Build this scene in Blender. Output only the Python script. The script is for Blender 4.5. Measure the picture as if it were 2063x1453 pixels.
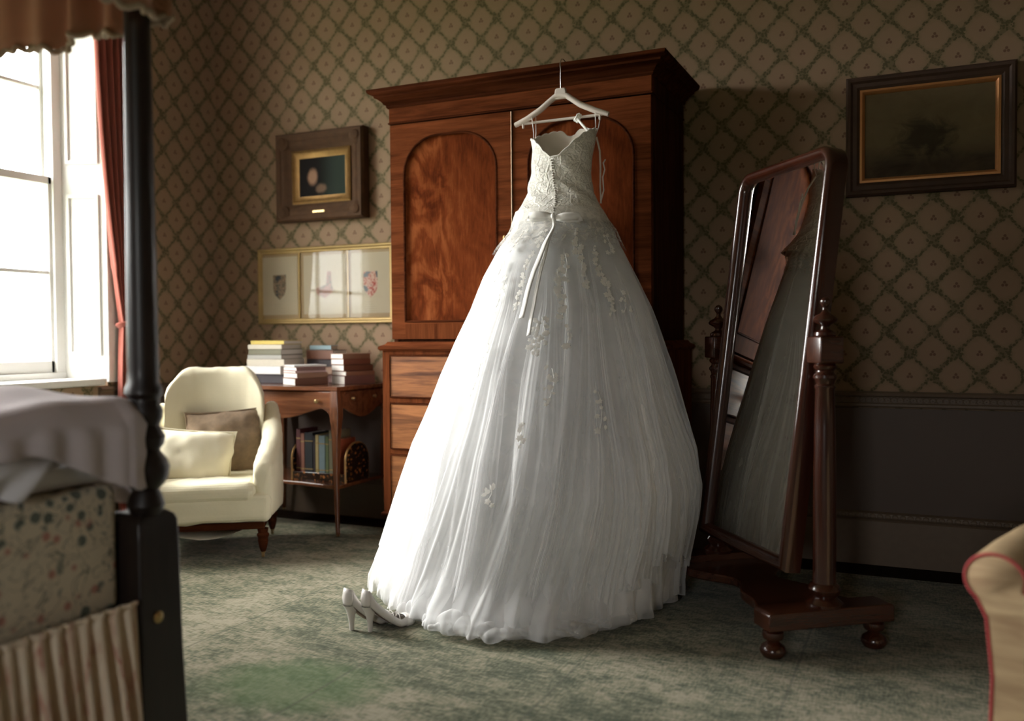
import bpy, math, random
import numpy as np
from mathutils import Vector, Matrix
from math import sin, cos, pi, radians, sqrt, exp
random.seed(4); RS = np.random.RandomState(7)
for o in list(bpy.data.objects): bpy.data.objects.remove(o)
S = bpy.context.scene; COL = S.collection

# ------------------------------------------------------------------ camera
YAW, PITCH, ROLL = .43, .0286, -.0071
CAM = Vector((4.8596, -4.745, 1.1322))
F0 = Vector((-sin(YAW), cos(YAW), 0)); R0 = Vector((cos(YAW), sin(YAW), 0)); U0 = Vector((0, 0, 1))
FW = F0*cos(PITCH)-U0*sin(PITCH); UP = U0*cos(PITCH)+F0*sin(PITCH)
RX = R0*cos(ROLL)+UP*sin(ROLL); UX = UP*cos(ROLL)-R0*sin(ROLL)
cd = bpy.data.cameras.new('camera'); cam = bpy.data.objects.new('camera', cd); COL.objects.link(cam)
m = Matrix((RX, UX, -FW)).transposed().to_4x4(); m.translation = CAM; cam.matrix_world = m
cd.sensor_width = 36; cd.lens = 1808.14*36/2063; cd.clip_start = .05
cd.dof.use_dof = True; cd.dof.focus_distance = 3.85; cd.dof.aperture_fstop = 1.15
S.camera = cam
# ------------------------------------------------------------------ view, sky, windows' light
S.view_settings.view_transform = 'Standard'; S.view_settings.look = 'None'
S.view_settings.exposure = 0.12; S.view_settings.gamma = 1; S.view_settings.use_curve_mapping = False
SKY = 22.0
W = bpy.data.worlds.new('overcast_sky'); S.world = W; W.use_nodes = True
nt = W.node_tree; nt.nodes.clear()
tc = nt.nodes.new('ShaderNodeTexCoord'); sx = nt.nodes.new('ShaderNodeSeparateXYZ'); nt.links.new(tc.outputs['Generated'], sx.inputs[0])
cr = nt.nodes.new('ShaderNodeValToRGB'); mr = nt.nodes.new('ShaderNodeMapRange')
mr.inputs[1].default_value = -1; mr.inputs[2].default_value = 1; nt.links.new(sx.outputs[2], mr.inputs[0]); nt.links.new(mr.outputs[0], cr.inputs[0])
el = cr.color_ramp.elements; el[0].position = .0; el[0].color = (.10, .12, .06, 1); el[1].position = 1; el[1].color = (1, .99, .97, 1)
for p_, c_ in ((.47, (.16, .18, .10, 1)), (.505, (.34, .36, .27, 1)), (.52, (.95, .96, .95, 1)), (.66, (1, .99, .97, 1))):
    e_ = el.new(p_); e_.color = c_
bgn = nt.nodes.new('ShaderNodeBackground'); bgn.inputs[1].default_value = SKY; nt.links.new(cr.outputs[0], bgn.inputs[0])
wo = nt.nodes.new('ShaderNodeOutputWorld'); nt.links.new(bgn.outputs[0], wo.inputs[0])
sl_ = bpy.data.lights.new('added_soft_sun', 'SUN'); sl_.energy = 9.5; sl_.angle = radians(42); sl_.color = (1, .985, .96)  # soft sun added to strengthen the daylight from the left
so_ = bpy.data.objects.new('added_soft_sun', sl_); COL.objects.link(so_); so_.location = (-6, 0, 5)
so_.rotation_euler = Vector((1, .12, -.42)).to_track_quat('-Z', 'Y').to_euler()
XL = .4837            # plane of the window wall
XG = .20              # plane of the sashes
WINS = [(-2.32, -1.06, .93, 3.15), (-5.0, -3.74, .93, 3.15)]  # the second is out of view, added to light the room
FILL_WIN = (4.2, 4.85, 1.1, 2.3)          # unseen window added behind the camera as fill light
for (ya, yb, za, zb) in WINS:      # sky portals in the window openings
    ld = bpy.data.lights.new('window_portal', 'AREA'); ld.shape = 'RECTANGLE'; ld.size = abs(yb-ya); ld.size_y = zb-za
    ld.cycles.is_portal = True
    lo = bpy.data.objects.new('window_portal', ld); COL.objects.link(lo)
    lo.location = (XG-.12, (ya+yb)/2, (za+zb)/2); lo.rotation_euler = Vector((1, 0, 0)).to_track_quat('-Z', 'Z').to_euler()

ld = bpy.data.lights.new('window_portal', 'AREA'); ld.shape = 'RECTANGLE'; ld.size = FILL_WIN[1]-FILL_WIN[0]; ld.size_y = FILL_WIN[3]-FILL_WIN[2]; ld.cycles.is_portal = True
lo = bpy.data.objects.new('window_portal', ld); COL.objects.link(lo); lo.location = ((FILL_WIN[0]+FILL_WIN[1])/2, -7.75, (FILL_WIN[2]+FILL_WIN[3])/2); lo.rotation_euler = Vector((0, 1, 0)).to_track_quat('-Z', 'Z').to_euler()

# ------------------------------------------------------------------ node expression helper
class Ex:
    def __init__(s, b, v): s.b, s.v = b, v
    def _m(s, op, *a):
        n = s.b.nt.nodes.new('ShaderNodeMath'); n.operation = op
        for i, x in enumerate((s,)+a): s.b.plug(x, n.inputs[i])
        return Ex(s.b, n.outputs[0])
    def __add__(s, o): return s._m('ADD', o)
    __radd__ = __add__
    def __mul__(s, o): return s._m('MULTIPLY', o)
    __rmul__ = __mul__
    def __sub__(s, o): return s._m('SUBTRACT', o)
    def __rsub__(s, o): return Ex(s.b, o)._m('SUBTRACT', s)
    def __truediv__(s, o): return s._m('DIVIDE', o)
    def __neg__(s): return s*-1.0
    def sin(s): return s._m('SINE')
    def cos(s): return s._m('COSINE')
    def abs(s): return s._m('ABSOLUTE')
    def frac(s): return s._m('FRACT')
    def floor(s): return s._m('FLOOR')
    def pw(s, o): return s._m('POWER', o)
    def mn(s, o): return s._m('MINIMUM', o)
    def mx(s, o): return s._m('MAXIMUM', o)
    def sqrt(s): return s._m('SQRT')
    def step(s, a, b):
        n = s.b.nt.nodes.new('ShaderNodeMapRange'); n.interpolation_type = 'SMOOTHSTEP'
        lo, hi, x, y = (a, b, 0., 1.) if a < b else (b, a, 1., 0.)
        s.b.plug(s, n.inputs[0])
        for i, q in enumerate((lo, hi, x, y)): n.inputs[i+1].default_value = q
        return Ex(s.b, n.outputs[0])
class B:
    def __init__(s, name):
        s.mat = bpy.data.materials.new(name); s.mat.use_nodes = True; s.nt = s.mat.node_tree
        s.p = s.nt.nodes['Principled BSDF']; s.out = s.nt.nodes['Material Output']
        s._c = {}
    def plug(s, x, sock):
        if isinstance(x, Ex):
            if isinstance(x.v, (int, float)): sock.default_value = x.v
            else: s.nt.links.new(x.v, sock)
        elif isinstance(x, (int, float)): sock.default_value = x
        elif isinstance(x, tuple):
            sock.default_value = x if len(x) == len(sock.default_value) else (*x, 1)
        else: s.nt.links.new(x, sock)
    def co(s, kind='Object'):
        if kind not in s._c:
            if kind == 'World': o = s.nt.nodes.new('ShaderNodeNewGeometry').outputs['Position']
            else: o = s.nt.nodes.new('ShaderNodeTexCoord').outputs[kind]
            q = s.nt.nodes.new('ShaderNodeSeparateXYZ'); s.nt.links.new(o, q.inputs[0])
            s._c[kind] = (o, Ex(s, q.outputs[0]), Ex(s, q.outputs[1]), Ex(s, q.outputs[2]))
        return s._c[kind]
    def xyz(s, kind='Object'): return s.co(kind)[1:]
    def vec(s, x, y, z):
        n = s.nt.nodes.new('ShaderNodeCombineXYZ')
        for i, q in enumerate((x, y, z)): s.plug(q, n.inputs[i])
        return n.outputs[0]
    def noise(s, vec, scale=5, detail=3, rough=.55, dist=0):
        n = s.nt.nodes.new('ShaderNodeTexNoise'); s.nt.links.new(vec, n.inputs['Vector'])
        n.inputs['Scale'].default_value = scale; n.inputs['Detail'].default_value = detail
        n.inputs['Roughness'].default_value = rough; n.inputs['Distortion'].default_value = dist
        return Ex(s, n.outputs[0])
    def voro(s, vec, scale=5, feat='F1', out=0, rnd=1.):
        n = s.nt.nodes.new('ShaderNodeTexVoronoi'); n.feature = feat; s.nt.links.new(vec, n.inputs['Vector'])
        n.inputs['Scale'].default_value = scale; n.inputs['Randomness'].default_value = rnd
        return Ex(s, n.outputs[out])
    def mix(s, f, a, b):
        n = s.nt.nodes.new('ShaderNodeMix'); n.data_type = 'RGBA'
        s.plug(f, n.inputs[0]); s.plug(a, n.inputs[6]); s.plug(b, n.inputs[7]); return n.outputs[2]
    def ramp(s, f, *stops):
        n = s.nt.nodes.new('ShaderNodeValToRGB'); s.plug(f, n.inputs[0]); e = n.color_ramp.elements
        for i, (p, c) in enumerate(stops):
            k = e[i] if i < 2 else e.new(p)
            k.position = p; k.color = (*c, 1)
        return n.outputs[0]
    def set(s, **k):
        for a, v in k.items(): s.plug(v, s.p.inputs[a.replace('_', ' ')])
        return s
    def bump(s, h, st=.3, d=.002):
        n = s.nt.nodes.new('ShaderNodeBump'); n.inputs['Strength'].default_value = st; n.inputs['Distance'].default_value = d
        s.plug(h, n.inputs['Height']); s.nt.links.new(n.outputs[0], s.p.inputs['Normal']); return s

def plain(name, c, rough=.6, var=.12, scale=20, metal=0, coat=0, sheen=0, bump=0, bs=200):
    b = B(name); o = b.co()[0]
    n = b.noise(o, scale, 3)
    b.set(Base_Color=b.mix(n, tuple(x*(1-var) for x in c), tuple(min(1, x*(1+var)) for x in c)), Roughness=rough, Metallic=metal)
    if coat: b.set(Coat_Weight=coat, Coat_Roughness=.12)
    if sheen: b.set(Sheen_Weight=sheen)
    if bump: b.bump(b.noise(o, bs, 2), bump, .002)
    return b.mat

def wood(name, dark, light, axis=0, scale=1., rough=.36, coat=.2, contrast=(.3, .7), figure=0):
    """axis = direction of the grain"""
    b = B(name); x, y, z = b.xyz()
    st = [16., 16., 16.]; st[axis] = 1.3
    v = b.vec(x*(st[0]*scale), y*(st[1]*scale), z*(st[2]*scale))
    n1 = b.noise(v, 1.6, 5, .6, .8)
    st2 = [90., 90., 90.]; st2[axis] = 5.
    n2 = b.noise(b.vec(x*st2[0], y*st2[1], z*st2[2]), 1.5, 3, .6)
    f = n1*.75+n2*.25
    if figure:
        fx = b.noise(b.vec(x*3, y*3, z*3), 1.4, 3, .5, .5); f = f*(1-figure)+fx*figure
    b.set(Base_Color=b.ramp(f, (contrast[0], dark), (contrast[1], light)), Roughness=rough, Coat_Weight=coat, Coat_Roughness=.15)
    b.bump(n2, .08, .001)
    if coat < .1: b.p.inputs['IOR'].default_value = 1.04
    return b.mat

MA = {}
def wallpaper():
    b = B('trellis_wallpaper'); X, Y, Z = b.xyz('World'); wpos = b.co('World')[0]
    nrm = b.nt.nodes.new('ShaderNodeNewGeometry').outputs['Normal']
    q = b.nt.nodes.new('ShaderNodeSeparateXYZ'); b.nt.links.new(nrm, q.inputs[0])
    side = Ex(b, q.outputs[0]).abs().step(.45, .55)          # 1 on the side walls
    u = (X*(1-side)+(Y+.4702)*side)/.1
    v = ((3.2923-Z)*(1-side)+(3.0738-Z)*side)/.1078
    ds = (u*pi).cos()+(v*pi).cos()
    wave = ((u-v)*(4*pi)).sin()+((u+v)*(4*pi)).sin()
    d = (ds-wave*.075).abs()
    vo = b.voro(wpos, 78)
    band = d.step(.46, .26)
    leaf = vo.step(.58, .46)*band
    leaf = leaf.mx(d.step(.30, .12)*.55)
    c1 = (u*pi).cos()*(v*pi).cos()
    du = (u+.5).frac()-.5; dv = (v+.5).frac()-.5; dd = None
    for (px_, py_) in ((.075, .045), (-.075, .045), (.0, -.075)):
        q_ = ((du-px_)*(du-px_)+(dv-py_)*(dv-py_)).sqrt(); dd = q_ if dd is None else dd.mn(q_)
    m1 = dd.step(.078, .05)*c1.step(.3, .5)
    halo = band*.0+ d.step(1.0, .3)
    ground = b.mix(b.noise(wpos, 3, 3), (.31, .205, .132), (.355, .24, .158))
    ground = b.mix(halo*.45, ground, (.22, .17, .095))
    c = b.mix(leaf*.95, ground, (.105, .092, .045))
    c = b.mix(m1*.85, c, (.16, .085, .055))
    b.set(Base_Color=c, Roughness=.75); b.p.inputs['Specular IOR Level'].default_value = .2
    return b.mat
def carpet_mat():
    b = B('worn_green_carpet'); X, Y, Z = b.xyz('World'); o = b.co('World')[0]
    big = b.noise(o, 1.1, 5, .62, .6)
    mid = b.noise(b.vec(X*5, Y*9, Z), 1.3, 4, .65, .4)
    weave = b.noise(b.vec(X*28, Y*95, Z), 1, 2, .5)
    weave2 = b.noise(b.vec(X*120, Y*30, Z), 1, 2, .5)
    f = big*.34+mid*.26+weave*.22+weave2*.18
    c = b.ramp(f, (.42, (.030, .042, .015)), (.475, (.085, .092, .048)), (.515, (.175, .165, .100)), (.57, (.275, .245, .170)))
    dx = (X-3.02)*1.0; dy = (Y+2.42)*1.5
    g = ((dx*dx+dy*dy).sqrt()+(big-.5)*.5+(mid-.5)*.25).step(.42, .16)
    c = b.mix(g*.6, c, (.06, .12, .03))
    seam = ((X-.36)/.686).frac(); seam = (seam-.5).abs().step(.490, .4965)
    c = b.mix(seam*.55, c, (.05, .055, .03))
    b.set(Base_Color=c, Roughness=.95, Sheen_Weight=.15); b.p.inputs['Specular IOR Level'].default_value = .1
    b.bump(weave*.6+weave2*.6+mid*.5, .55, .006)
    return b.mat
def tulle(name, a0, tint=(.965, .965, .965), warm=None):
    b = B(name); nt_ = b.nt; nt_.nodes.remove(b.p)
    lw = nt_.nodes.new('ShaderNodeLayerWeight'); lw.inputs[0].default_value = .5
    cs = (1-Ex(b, lw.outputs['Facing'])).mx(.10)
    n = b.noise(b.co()[0], 9, 3)
    k = (1/ cs) if False else Ex(b, 1.0)
    inv = Ex(b, 1.0)._m('DIVIDE', cs)
    al = 1-(Ex(b, 1-a0)._m('POWER', inv*(.75+.5*n)))
    df = nt_.nodes.new('ShaderNodeBsdfDiffuse'); df.inputs[0].default_value = (*tint, 1)
    tl = nt_.nodes.new('ShaderNodeBsdfTranslucent'); tl.inputs[0].default_value = (*tint, 1)
    mx = nt_.nodes.new('ShaderNodeMixShader'); mx.inputs[0].default_value = .46
    nt_.links.new(df.outputs[0], mx.inputs[1]); nt_.links.new(tl.outputs[0], mx.inputs[2])
    tr = nt_.nodes.new('ShaderNodeBsdfTransparent')
    m2 = nt_.nodes.new('ShaderNodeMixShader'); b.plug(al, m2.inputs[0])
    nt_.links.new(tr.outputs[0], m2.inputs[1]); nt_.links.new(mx.outputs[0], m2.inputs[2])
    nt_.links.new(m2.outputs[0], b.out.inputs[0])
    return b.mat
def lace(name, base=(.86, .83, .76)):
    b = B(name); o = b.co()[0]
    v1 = b.voro(o, 55, 'DISTANCE_TO_EDGE'); v2 = b.voro(o, 22, 'DISTANCE_TO_EDGE'); n = b.noise(o, 30, 4, .6, 2.)
    rel = v1.step(.02, .14)*.5+v2.step(.12, .02)*.7+n*.8
    b.set(Base_Color=b.mix(rel.step(.4, 1.3), tuple(x*.86 for x in base), base), Roughness=.6, Sheen_Weight=.2)
    b.bump(rel, .7, .004); return b.mat
def chintz():
    b = B('floral_chintz'); o, X, Y, Z = b.co()
    n = b.noise(o, 14, 3, .6, .5); a = b.voro(o, 26); s_ = b.noise(o, 5, 3, .5, 1.)
    c = b.mix(b.noise(o, 4, 2), (.70, .61, .45), (.78, .69, .53))
    sp = s_.step(.44, .50)
    c = b.mix(a.step(.42, .34)*sp*.85, c, (.07, .11, .10))
    a2 = b.voro(b.vec(X+3.3, Y+1.7, Z+.9), 19)
    c = b.mix(a2.step(.26, .18)*s_.step(.56, .48)*.75, c, (.50, .16, .12))
    st = b.noise(o, 9, 2, .5, 3.); c = b.mix((st-.5).abs().step(.018, .006)*.7, c, (.10, .11, .08))
    b.set(Base_Color=c, Roughness=.8); return b.mat

DK = (.030, .0085, .0035); LT = (.20, .062, .022)
MA['paper'] = wallpaper(); MA['carpet'] = carpet_mat()
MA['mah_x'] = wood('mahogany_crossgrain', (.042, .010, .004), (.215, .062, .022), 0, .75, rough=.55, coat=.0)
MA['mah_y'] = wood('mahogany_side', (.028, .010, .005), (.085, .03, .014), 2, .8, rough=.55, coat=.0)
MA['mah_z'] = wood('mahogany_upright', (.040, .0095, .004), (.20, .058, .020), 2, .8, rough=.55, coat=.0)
MA['mah_dark'] = wood('mahogany_dark', (.020, .0055, .0025), (.10, .028, .011), 0, 1., rough=.55, coat=.0)
MA['mah_gloss'] = wood('mahogany_polished', (.020, .0050, .0025), (.060, .015, .0065), 2, .6, rough=.22, coat=.6)
MA['mah_glossx'] = wood('mahogany_polished_cross', (.022, .006, .003), (.085, .024, .010), 0, .8, rough=.25, coat=.5)
MA['drawer'] = wood('figured_drawer_front', (.075, .022, .007), (.42, .165, .058), 0, .9, contrast=(.34, .64))
MA['table'] = wood('satinwood_mahogany', (.070, .020, .008), (.26, .095, .038), 0, .8, rough=.25, coat=.6)
MA['table_z'] = wood('satinwood_mahogany_upright', (.060, .018, .007), (.24, .085, .034), 2, .8, rough=.25, coat=.6)
MA['post'] = wood('ebonised_bedpost', (.006, .003, .002), (.020, .010, .007), 2, 1., rough=.45, coat=.1)
def flame():
    b = B('flame_mahogany_panel'); o, X, Y, Z = b.co()
    n = b.noise(b.vec(X*3.2, 0.0, Z*2.0), 1.6, 5, .6, 1.1)
    ax = ((X+.06+ (Z-.5)*.10).abs()*(X+.06).abs().pw(.2))
    arg = (Z*-1.0+ax*-2.6)*1.0+n*.75
    w = (arg*26).sin()*.5+.5
    st = b.noise(b.vec(X*70, 0.0, Z*9), 1.2, 4, .65, 1.)
    bgn_ = b.noise(b.vec(X*4, 0.0, Z*1.6), 1.3, 3, .5, .8)
    core = ax.step(.16, .0)
    f = w*(core*.17+.05)+st*.34+bgn_*.46
    b.set(Base_Color=b.ramp(f, (.26, (.050, .0105, .004)), (.46, (.135, .031, .0095)), (.70, (.27, .080, .026))), Roughness=.6); b.p.inputs['IOR'].default_value = 1.04
    return b.mat
MA['flame'] = flame()
MA['white'] = plain('white_gloss_paint', (.80, .79, .76), .45, .03, 6)
MA['dado'] = plain('dado_paint', (.105, .072, .055), .6, .08, 3)
MA['rail'] = plain('moulding_paint', (.16, .112, .075), .55, .12, 30)
MA['ceil'] = plain('ceiling_plaster', (.38, .33, .27), .9, .05, 2)
MA['board'] = wood('dark_floorboards', (.012, .008, .006), (.03, .02, .014), 1, .6, rough=.5, coat=0)
MA['plainwall'] = plain('plain_wall_paint', (.20, .145, .10), .85, .06, 2)
MA['satin'] = plain('ivory_satin', (.90, .88, .84), .45, .03, 8, sheen=.2)
MA['lining'] = plain('skirt_lining', (.90, .895, .875), .75, .03, 4)
MA['inner'] = plain('bodice_lining', (.66, .60, .52), .8, .04, 8)
MA['lace'] = lace('ivory_lace')
MA['lace2'] = plain('applique_lace', (.84, .82, .77), .55, .06, 60, sheen=.2)
MA['tulleA'] = tulle('tulle_under', .55); MA['tulleB'] = tulle('tulle_middle', .30); MA['tulleC'] = tulle('tulle_outer', .24)
MA['tulleF'] = tulle('tulle_ruffle', .26)
MA['pearl'] = plain('pearl_button', (.72, .70, .67), .16, .04, 50, metal=.75, coat=.6)
MA['hanger'] = plain('ivory_hanger_plastic', (.74, .66, .60), .3, .03, 20, coat=.3)
MA['steel'] = plain('hook_steel', (.55, .52, .48), .25, .05, 40, metal=1)
MA['dull'] = plain('dull_brass', (.16, .10, .055), .4, .1, 40, metal=.6)
MA['brass'] = plain('aged_brass', (.50, .36, .17), .35, .1, 40, metal=1)
MA['shoe'] = plain('ivory_satin_shoe', (.70, .66, .62), .33, .03, 30, sheen=.2, bump=.05)
MA['insole'] = plain('shoe_insole', (.16, .10, .085), .5, .1, 20)
MA['calico'] = plain('cream_loose_cover', (.74, .68, .49), .9, .05, 9, sheen=.15, bump=.25, bs=60)
MA['cushion'] = plain('cream_cushion', (.80, .74, .56), .9, .05, 9, bump=.25, bs=40)
MA['tweed'] = plain('brown_check_cushion', (.22, .155, .10), .95, .5, 22, bump=.4, bs=90)
MA['redcur'] = plain('brick_red_curtain', (.31, .075, .050), .85, .08, 12, sheen=.2)
MA['spread'] = plain('grey_lilac_bedspread', (.66, .59, .60), .95, .06, 14, bump=.5, bs=160)
MA['sheet'] = plain('white_bed_sheet', (.80, .78, .80), .85, .04, 8)
MA['tester'] = plain('tan_valance', (.42, .22, .125), .85, .22, 5)
MA['fringe'] = plain('valance_edging', (.42, .33, .22), .85, .15, 30)
def skirtm():
    b = B('striped_bed_skirt'); o, X, Y, Z = b.co()
    s = b.noise(b.vec(X*0+Y*34, Y*0, Z*3.5), 1.2, 4, .7, .9)
    b.set(Base_Color=b.ramp(s, (.36, (.50, .20, .15)), (.46, (.76, .61, .45)), (.62, (.84, .72, .56))), Roughness=.85); return b.mat
MA['skirt'] = skirtm(); MA['chintz'] = chintz()
MA['gilt'] = plain('worn_gilt', (.30, .17, .06), .42, .35, 26, metal=.7)
MA['giltb'] = plain('bright_gilt', (.36, .24, .09), .5, .2, 18, metal=.45)
MA['giltd'] = plain('dark_gilt', (.075, .033, .012), .85, .4, 20)
MA['fr_in'] = plain('gold_slip', (.55, .25, .09), .4, .15, 30, metal=.4)
MA['rosefr'] = plain('dark_wood_frame', (.055, .025, .013), .7, .4, 14)
MA['mount'] = plain('cream_mount', (.40, .29, .17), .8, .05, 8)
MA['sheetp'] = plain('print_paper', (.52, .45, .34), .8, .04, 12)
MA['mirror'] = plain('mirror_glass', (.62, .60, .55), .015, .02, 3, metal=1)
def paint_sea():
    b = B('dark_seascape_canvas'); o, X, Y, Z = b.co()
    n = b.noise(b.vec(X*6, 0.0, Z*9), 1.3, 4, .6, 1.)
    h = Z.step(-.16, -.03)
    sky = b.mix(n, (.12, .085, .045), (.19, .145, .075)); sea = b.mix(n, (.012, .008, .007), (.11, .075, .045))
    c = b.mix(h, sea, sky)
    d = (((X+.02)*3.2).pw(2.0)+((Z+.03)*5.).pw(2.0)).sqrt()+(n-.5)*.8
    c = b.mix(d.step(.55, .2)*.75, c, (.018, .012, .010))
    b.set(Base_Color=c, Roughness=.8); b.p.inputs['Specular IOR Level'].default_value = .2; return b.mat
def paint_por():
    b = B('dark_portrait_canvas'); o, X, Y, Z = b.co()
    n = b.noise(o, 14, 4, .6, 1.)
    c = b.mix(X.step(-.05, .12), (.012, .010, .010), (.035, .048, .040))
    d = (((X+.075)*20).pw(2.0)+((Z-.0)*15).pw(2.0)).sqrt()+(n-.5)*.6; c = b.mix(d.step(1.0, .4), c, (.34, .20, .13))
    d = (((X+.01)*19).pw(2.0)+((Z+.075)*26).pw(2.0)).sqrt()+(n-.5)*.7; c = b.mix(d.step(1.0, .4)*.7, c, (.24, .15, .10))
    b.set(Base_Color=c, Roughness=.85); b.p.inputs['Specular IOR Level'].default_value = .15; return b.mat
def shield(name, c1, c2, c3):
    b = B(name); o = b.co()[0]; n = b.noise(o, 45, 3, .6, 1.5); m_ = b.noise(o, 20, 2)
    c = b.mix(n.step(.44, .5), c1, c2); c = b.mix(m_.step(.55, .6), c, c3)
    b.set(Base_Color=c, Roughness=.8); return b.mat
def glassm(name, tint=(.97, .98, .97), ior=1.1):
    b = B(name); nt_ = b.nt; nt_.nodes.remove(b.p)
    g = nt_.nodes.new('ShaderNodeBsdfGlossy'); g.inputs[0].default_value = (.9, .9, .9, 1); g.inputs['Roughness'].default_value = .02
    t = nt_.nodes.new('ShaderNodeBsdfTransparent'); t.inputs[0].default_value = (*tint, 1)
    f = nt_.nodes.new('ShaderNodeFresnel'); f.inputs[0].default_value = ior
    m_ = nt_.nodes.new('ShaderNodeMixShader'); nt_.links.new(f.outputs[0], m_.inputs[0]); nt_.links.new(t.outputs[0], m_.inputs[1]); nt_.links.new(g.outputs[0], m_.inputs[2])
    nt_.links.new(m_.outputs[0], b.out.inputs[0]); return b.mat
MA['glass'] = glassm('window_glass'); MA['picglass'] = glassm('picture_glass', (.96, .96, .94), 1.28)
def marq():
    b = B('floral_marquetry'); o = b.co()[0]; n = b.noise(o, 24, 4, .65, 2.5); v = b.voro(o, 40)
    f = n.step(.50, .56)*v.step(.5, .3)
    b.set(Base_Color=b.mix(f, (.022, .009, .005), (.42, .17, .05)), Roughness=.25, Coat_Weight=.6); return b.mat
MA['marq'] = marq()
def beige_up():
    b = B('beige_upholstery'); o, X, Y, Z = b.co()
    n = b.noise(b.vec(X*2, Y*2, Z*14), 1.3, 3, .6, .6)
    b.set(Base_Color=b.ramp(n, (.35, (.30, .19, .10)), (.65, (.50, .36, .20))), Roughness=.85); b.bump(n, .6, .01); return b.mat
MA['beige'] = beige_up(); MA['redpipe'] = plain('red_piping', (.40, .045, .045), .7, .1, 20)

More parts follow.
